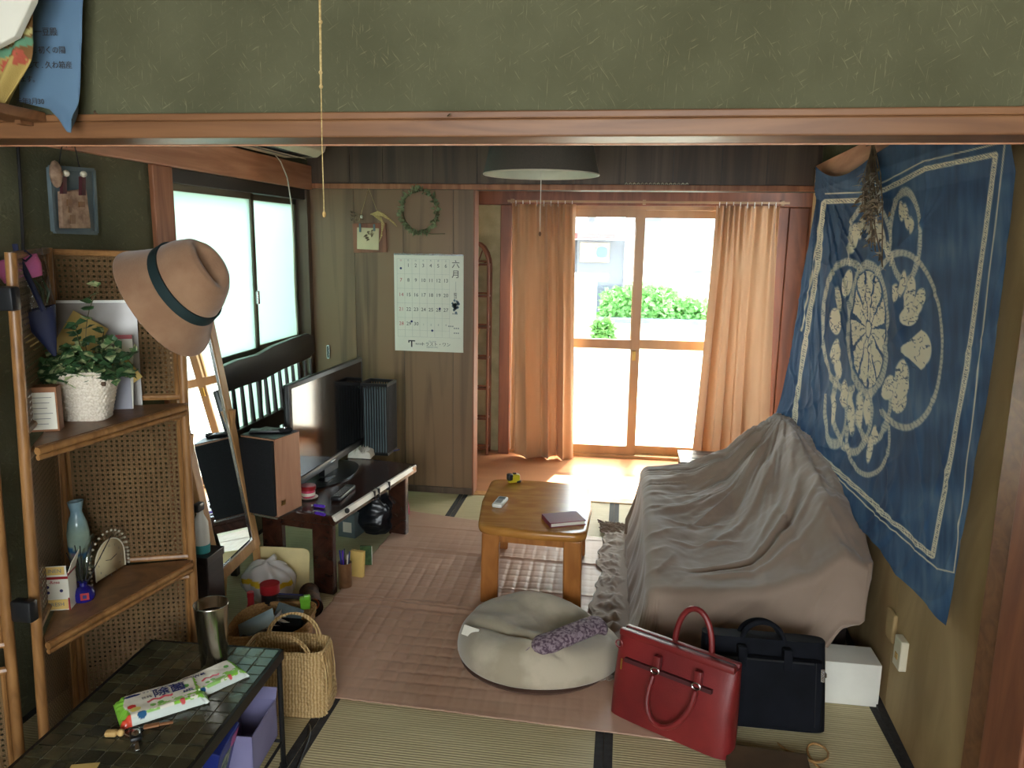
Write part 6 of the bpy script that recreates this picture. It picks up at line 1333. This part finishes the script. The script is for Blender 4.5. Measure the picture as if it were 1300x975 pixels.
# light pull of the near room
tz = P(406, 0, 1, 1.50); e = P(411.5, 272, 1, 1.50)
tc_ = thing('pull_string', 'knotted jute pull string hanging before the beam', 'string', (tz.x, 1.5, 2.44))
pt('string', MB().tube([(tz.x-.003, 1.5, 2.449), (tz.x+.001, 1.5, 2.2), tz, P(407, 60, 1, 1.5), P(407.5, 110, 1, 1.5)], .0022, 6), 'twine', tc_, True, world=True); pt('thin_string', MB().tube([P(407.5, 108, 1, 1.5), P(409, 190, 1, 1.5), e], .0011, 5), 'twine', tc_, world=True)
for a, b in ((407, 28), (407, 92), (407.5, 110)): pt('knot', MB().ball(P(a, b, 1, 1.5), .0042, 8), 'twine', tc_, world=True)
pt('end_bead', MB().ball(e, .004, 8, (1, 1, 1.6)), 'wood', tc_, world=True)
q = P(416, 447, 1, 4.45); dh = thing('door_handle_plate', 'small steel finger pull on the veneer wall', 'handle', (q.x, 4.46, q.z)); pt('plate', B((q.x-.010, 4.455, q.z-.042), (q.x+.010, 4.466, q.z+.042), .003), 'silver', dh, world=True); pt('recess', B((q.x-.005, 4.453, q.z-.036), (q.x+.005, 4.4555, q.z+.036), .001), 'black', dh, world=True)
# small hook screws on the beam
for a, b, lab in ((570, 148, 'small screw hook in the beam below earth wall middle'), (123, 144, 'small bent nail at the beam top beside blue paper')):
    q = P(a, b, 1, 1.70); tag(pt('beam_nail', MB().tube([(q.x, 1.70, q.z), (q.x, 1.69, q.z), (q.x+.006, 1.686, q.z+.003)], .002, 6), 'silver'), lab, 'nail')

# ================================================================ TOP LEFT: BLUE PAPER AND CLOTH
def bpF(U, V):
    # px measured outline: right edge 107, bottom curls to (85,162)..(105,161), left bottom (38,130)
    top = np.array([P(30, -60, 1, 1.672), P(107, -60, 1, 1.675)]); bl = P(20, 128, 1, 1.672); bmid = P(64, 141, 1, 1.672); br = P(108, 150, 1, 1.690)
    xx = top[0][0]+(top[1][0]-top[0][0])*U; zt_ = top[0][2]+(top[1][2]-top[0][2])*U
    xb_ = bl.x+(br.x-bl.x)*U; zb_ = bl.z+(br.z-bl.z)*U-.012*np.exp(-((U-.93)/.10)**2)-.012*np.exp(-((U-.45)/.3)**2)*0-.028*np.clip((U-.55)/.35, 0, 1)*(U < .97)
    x = xx*(1-V)+xb_*V; z = zt_*(1-V)+zb_*V; y = 1.676+.0*x+.006*np.sin(U*4+1)*(V)-.022*np.exp(-((1-V)/.07)**2)*np.clip((U-.35)*2, 0, 1)+.004*noise2(U*3, V*4, 2)
    return x, y, z
bpn = thing('blue_paper_sheet', 'blue sheet of handwritten paper hung over the beam corner', 'paper', P(105, 5, 1, 1.67))
surf('paper', bpF, 60, 60, 'bluepaper', bpn, world=True, solid=.0006)
for s, a, b, sz in (('一豆殿', 62, 41, .019), ('お . 初くの陽', 62, 64, .017), ('かして . 久わ箱産', 62, 83, .017), ('す ます。', 36, 101, .016), ('元年3月30', 42, 129, .016)):
    q = P(a-4, b, 1, 1.668); text(s, sz, q, (1, 0, -.02), (.0, 0, 1), 'ink', bpn, depth=.0003)
cl1 = thing('printed_cloth', 'yellow and brown printed cloth draped at the upper left', 'cloth', P(10, 110, 1, 1.60))
def clF(U, V):
    L_ = np.array([P(-30, -60, 1, 1.60), P(-30, 131, 1, 1.60)]); R0_ = [P(48, -40, 1, 1.60), P(45, 20, 1, 1.60), P(34, 75, 1, 1.60), P(10, 131, 1, 1.60)]
    k_ = V*3; i = np.clip(k_.astype(int), 0, 2); f = (k_-i)[..., None]; RR = np.array([list(v) for v in R0_]); rr = RR[i]*(1-f)+RR[i+1]*f
    ll = L_[0]*(1-V[..., None])+L_[1]*V[..., None]; p_ = ll*(1-U[..., None])+rr*U[..., None]; q = .012*np.sin(U*16+V*7)+.006*noise2(U*4, V*5, 1)
    return p_[..., 0], p_[..., 1]+q, p_[..., 2]
def clC(U, V):
    n_ = noise2(U*4+V*2, V*8-U*6, 3); C = np.zeros(U.shape+(3,))+np.array([170, 146, 84.]); C = np.where((V < .66)[..., None], np.array([122, 88, 52.]), C)
    s_ = V+U*.25; C = np.where(((s_ > .74)&(s_ < .80))[..., None], np.array([96, 140, 110.]), C); C = np.where(((s_ > .82)&(s_ < .93)&(n_ > .1))[..., None], np.array([170, 84, 66.]), C); C = np.where(((s_ > .68)&(s_ < .72))[..., None], np.array([190, 180, 120.]), C); return C
surf('cloth', clF, 60, 70, 'printmatte', cl1, clC, world=True, solid=.002)
wp = thing('white_paper_bag', 'white paper bag corner hanging above printed cloth', 'paper bag', P(5, 10, 1, 1.57))
q = [P(-30, -60, 1, 1.56), P(46, -60, 1, 1.56), P(40, 0, 1, 1.56), P(18, 46, 1, 1.56), P(-12, 62, 1, 1.56), P(-30, 62, 1, 1.56)]
pt('paper', MB().add(q+[v+V3(0, .02, 0) for v in q], [tuple(range(6)), tuple(range(6, 12))[::-1]]+[(i, (i+1) % 6, 6+(i+1) % 6, 6+i) for i in range(6)]), 'paper', wp, world=True, bev=.003)
a = P(-30, 134, 1, 1.60); b = P(42, 136, 1, 1.66); ws_ = thing('hanging_rod_shelf', 'short brown ledge under the printed cloth at upper left', 'ledge', a)
pt('ledge', B((a.x, 1.55, a.z-.022), (b.x, 1.698, a.z), .002), 'beam', ws_, world=True); pt('bracket', B((b.x-.05, 1.66, a.z-.03), (b.x-.035, 1.699, a.z-.022)), 'beam', ws_, world=True)
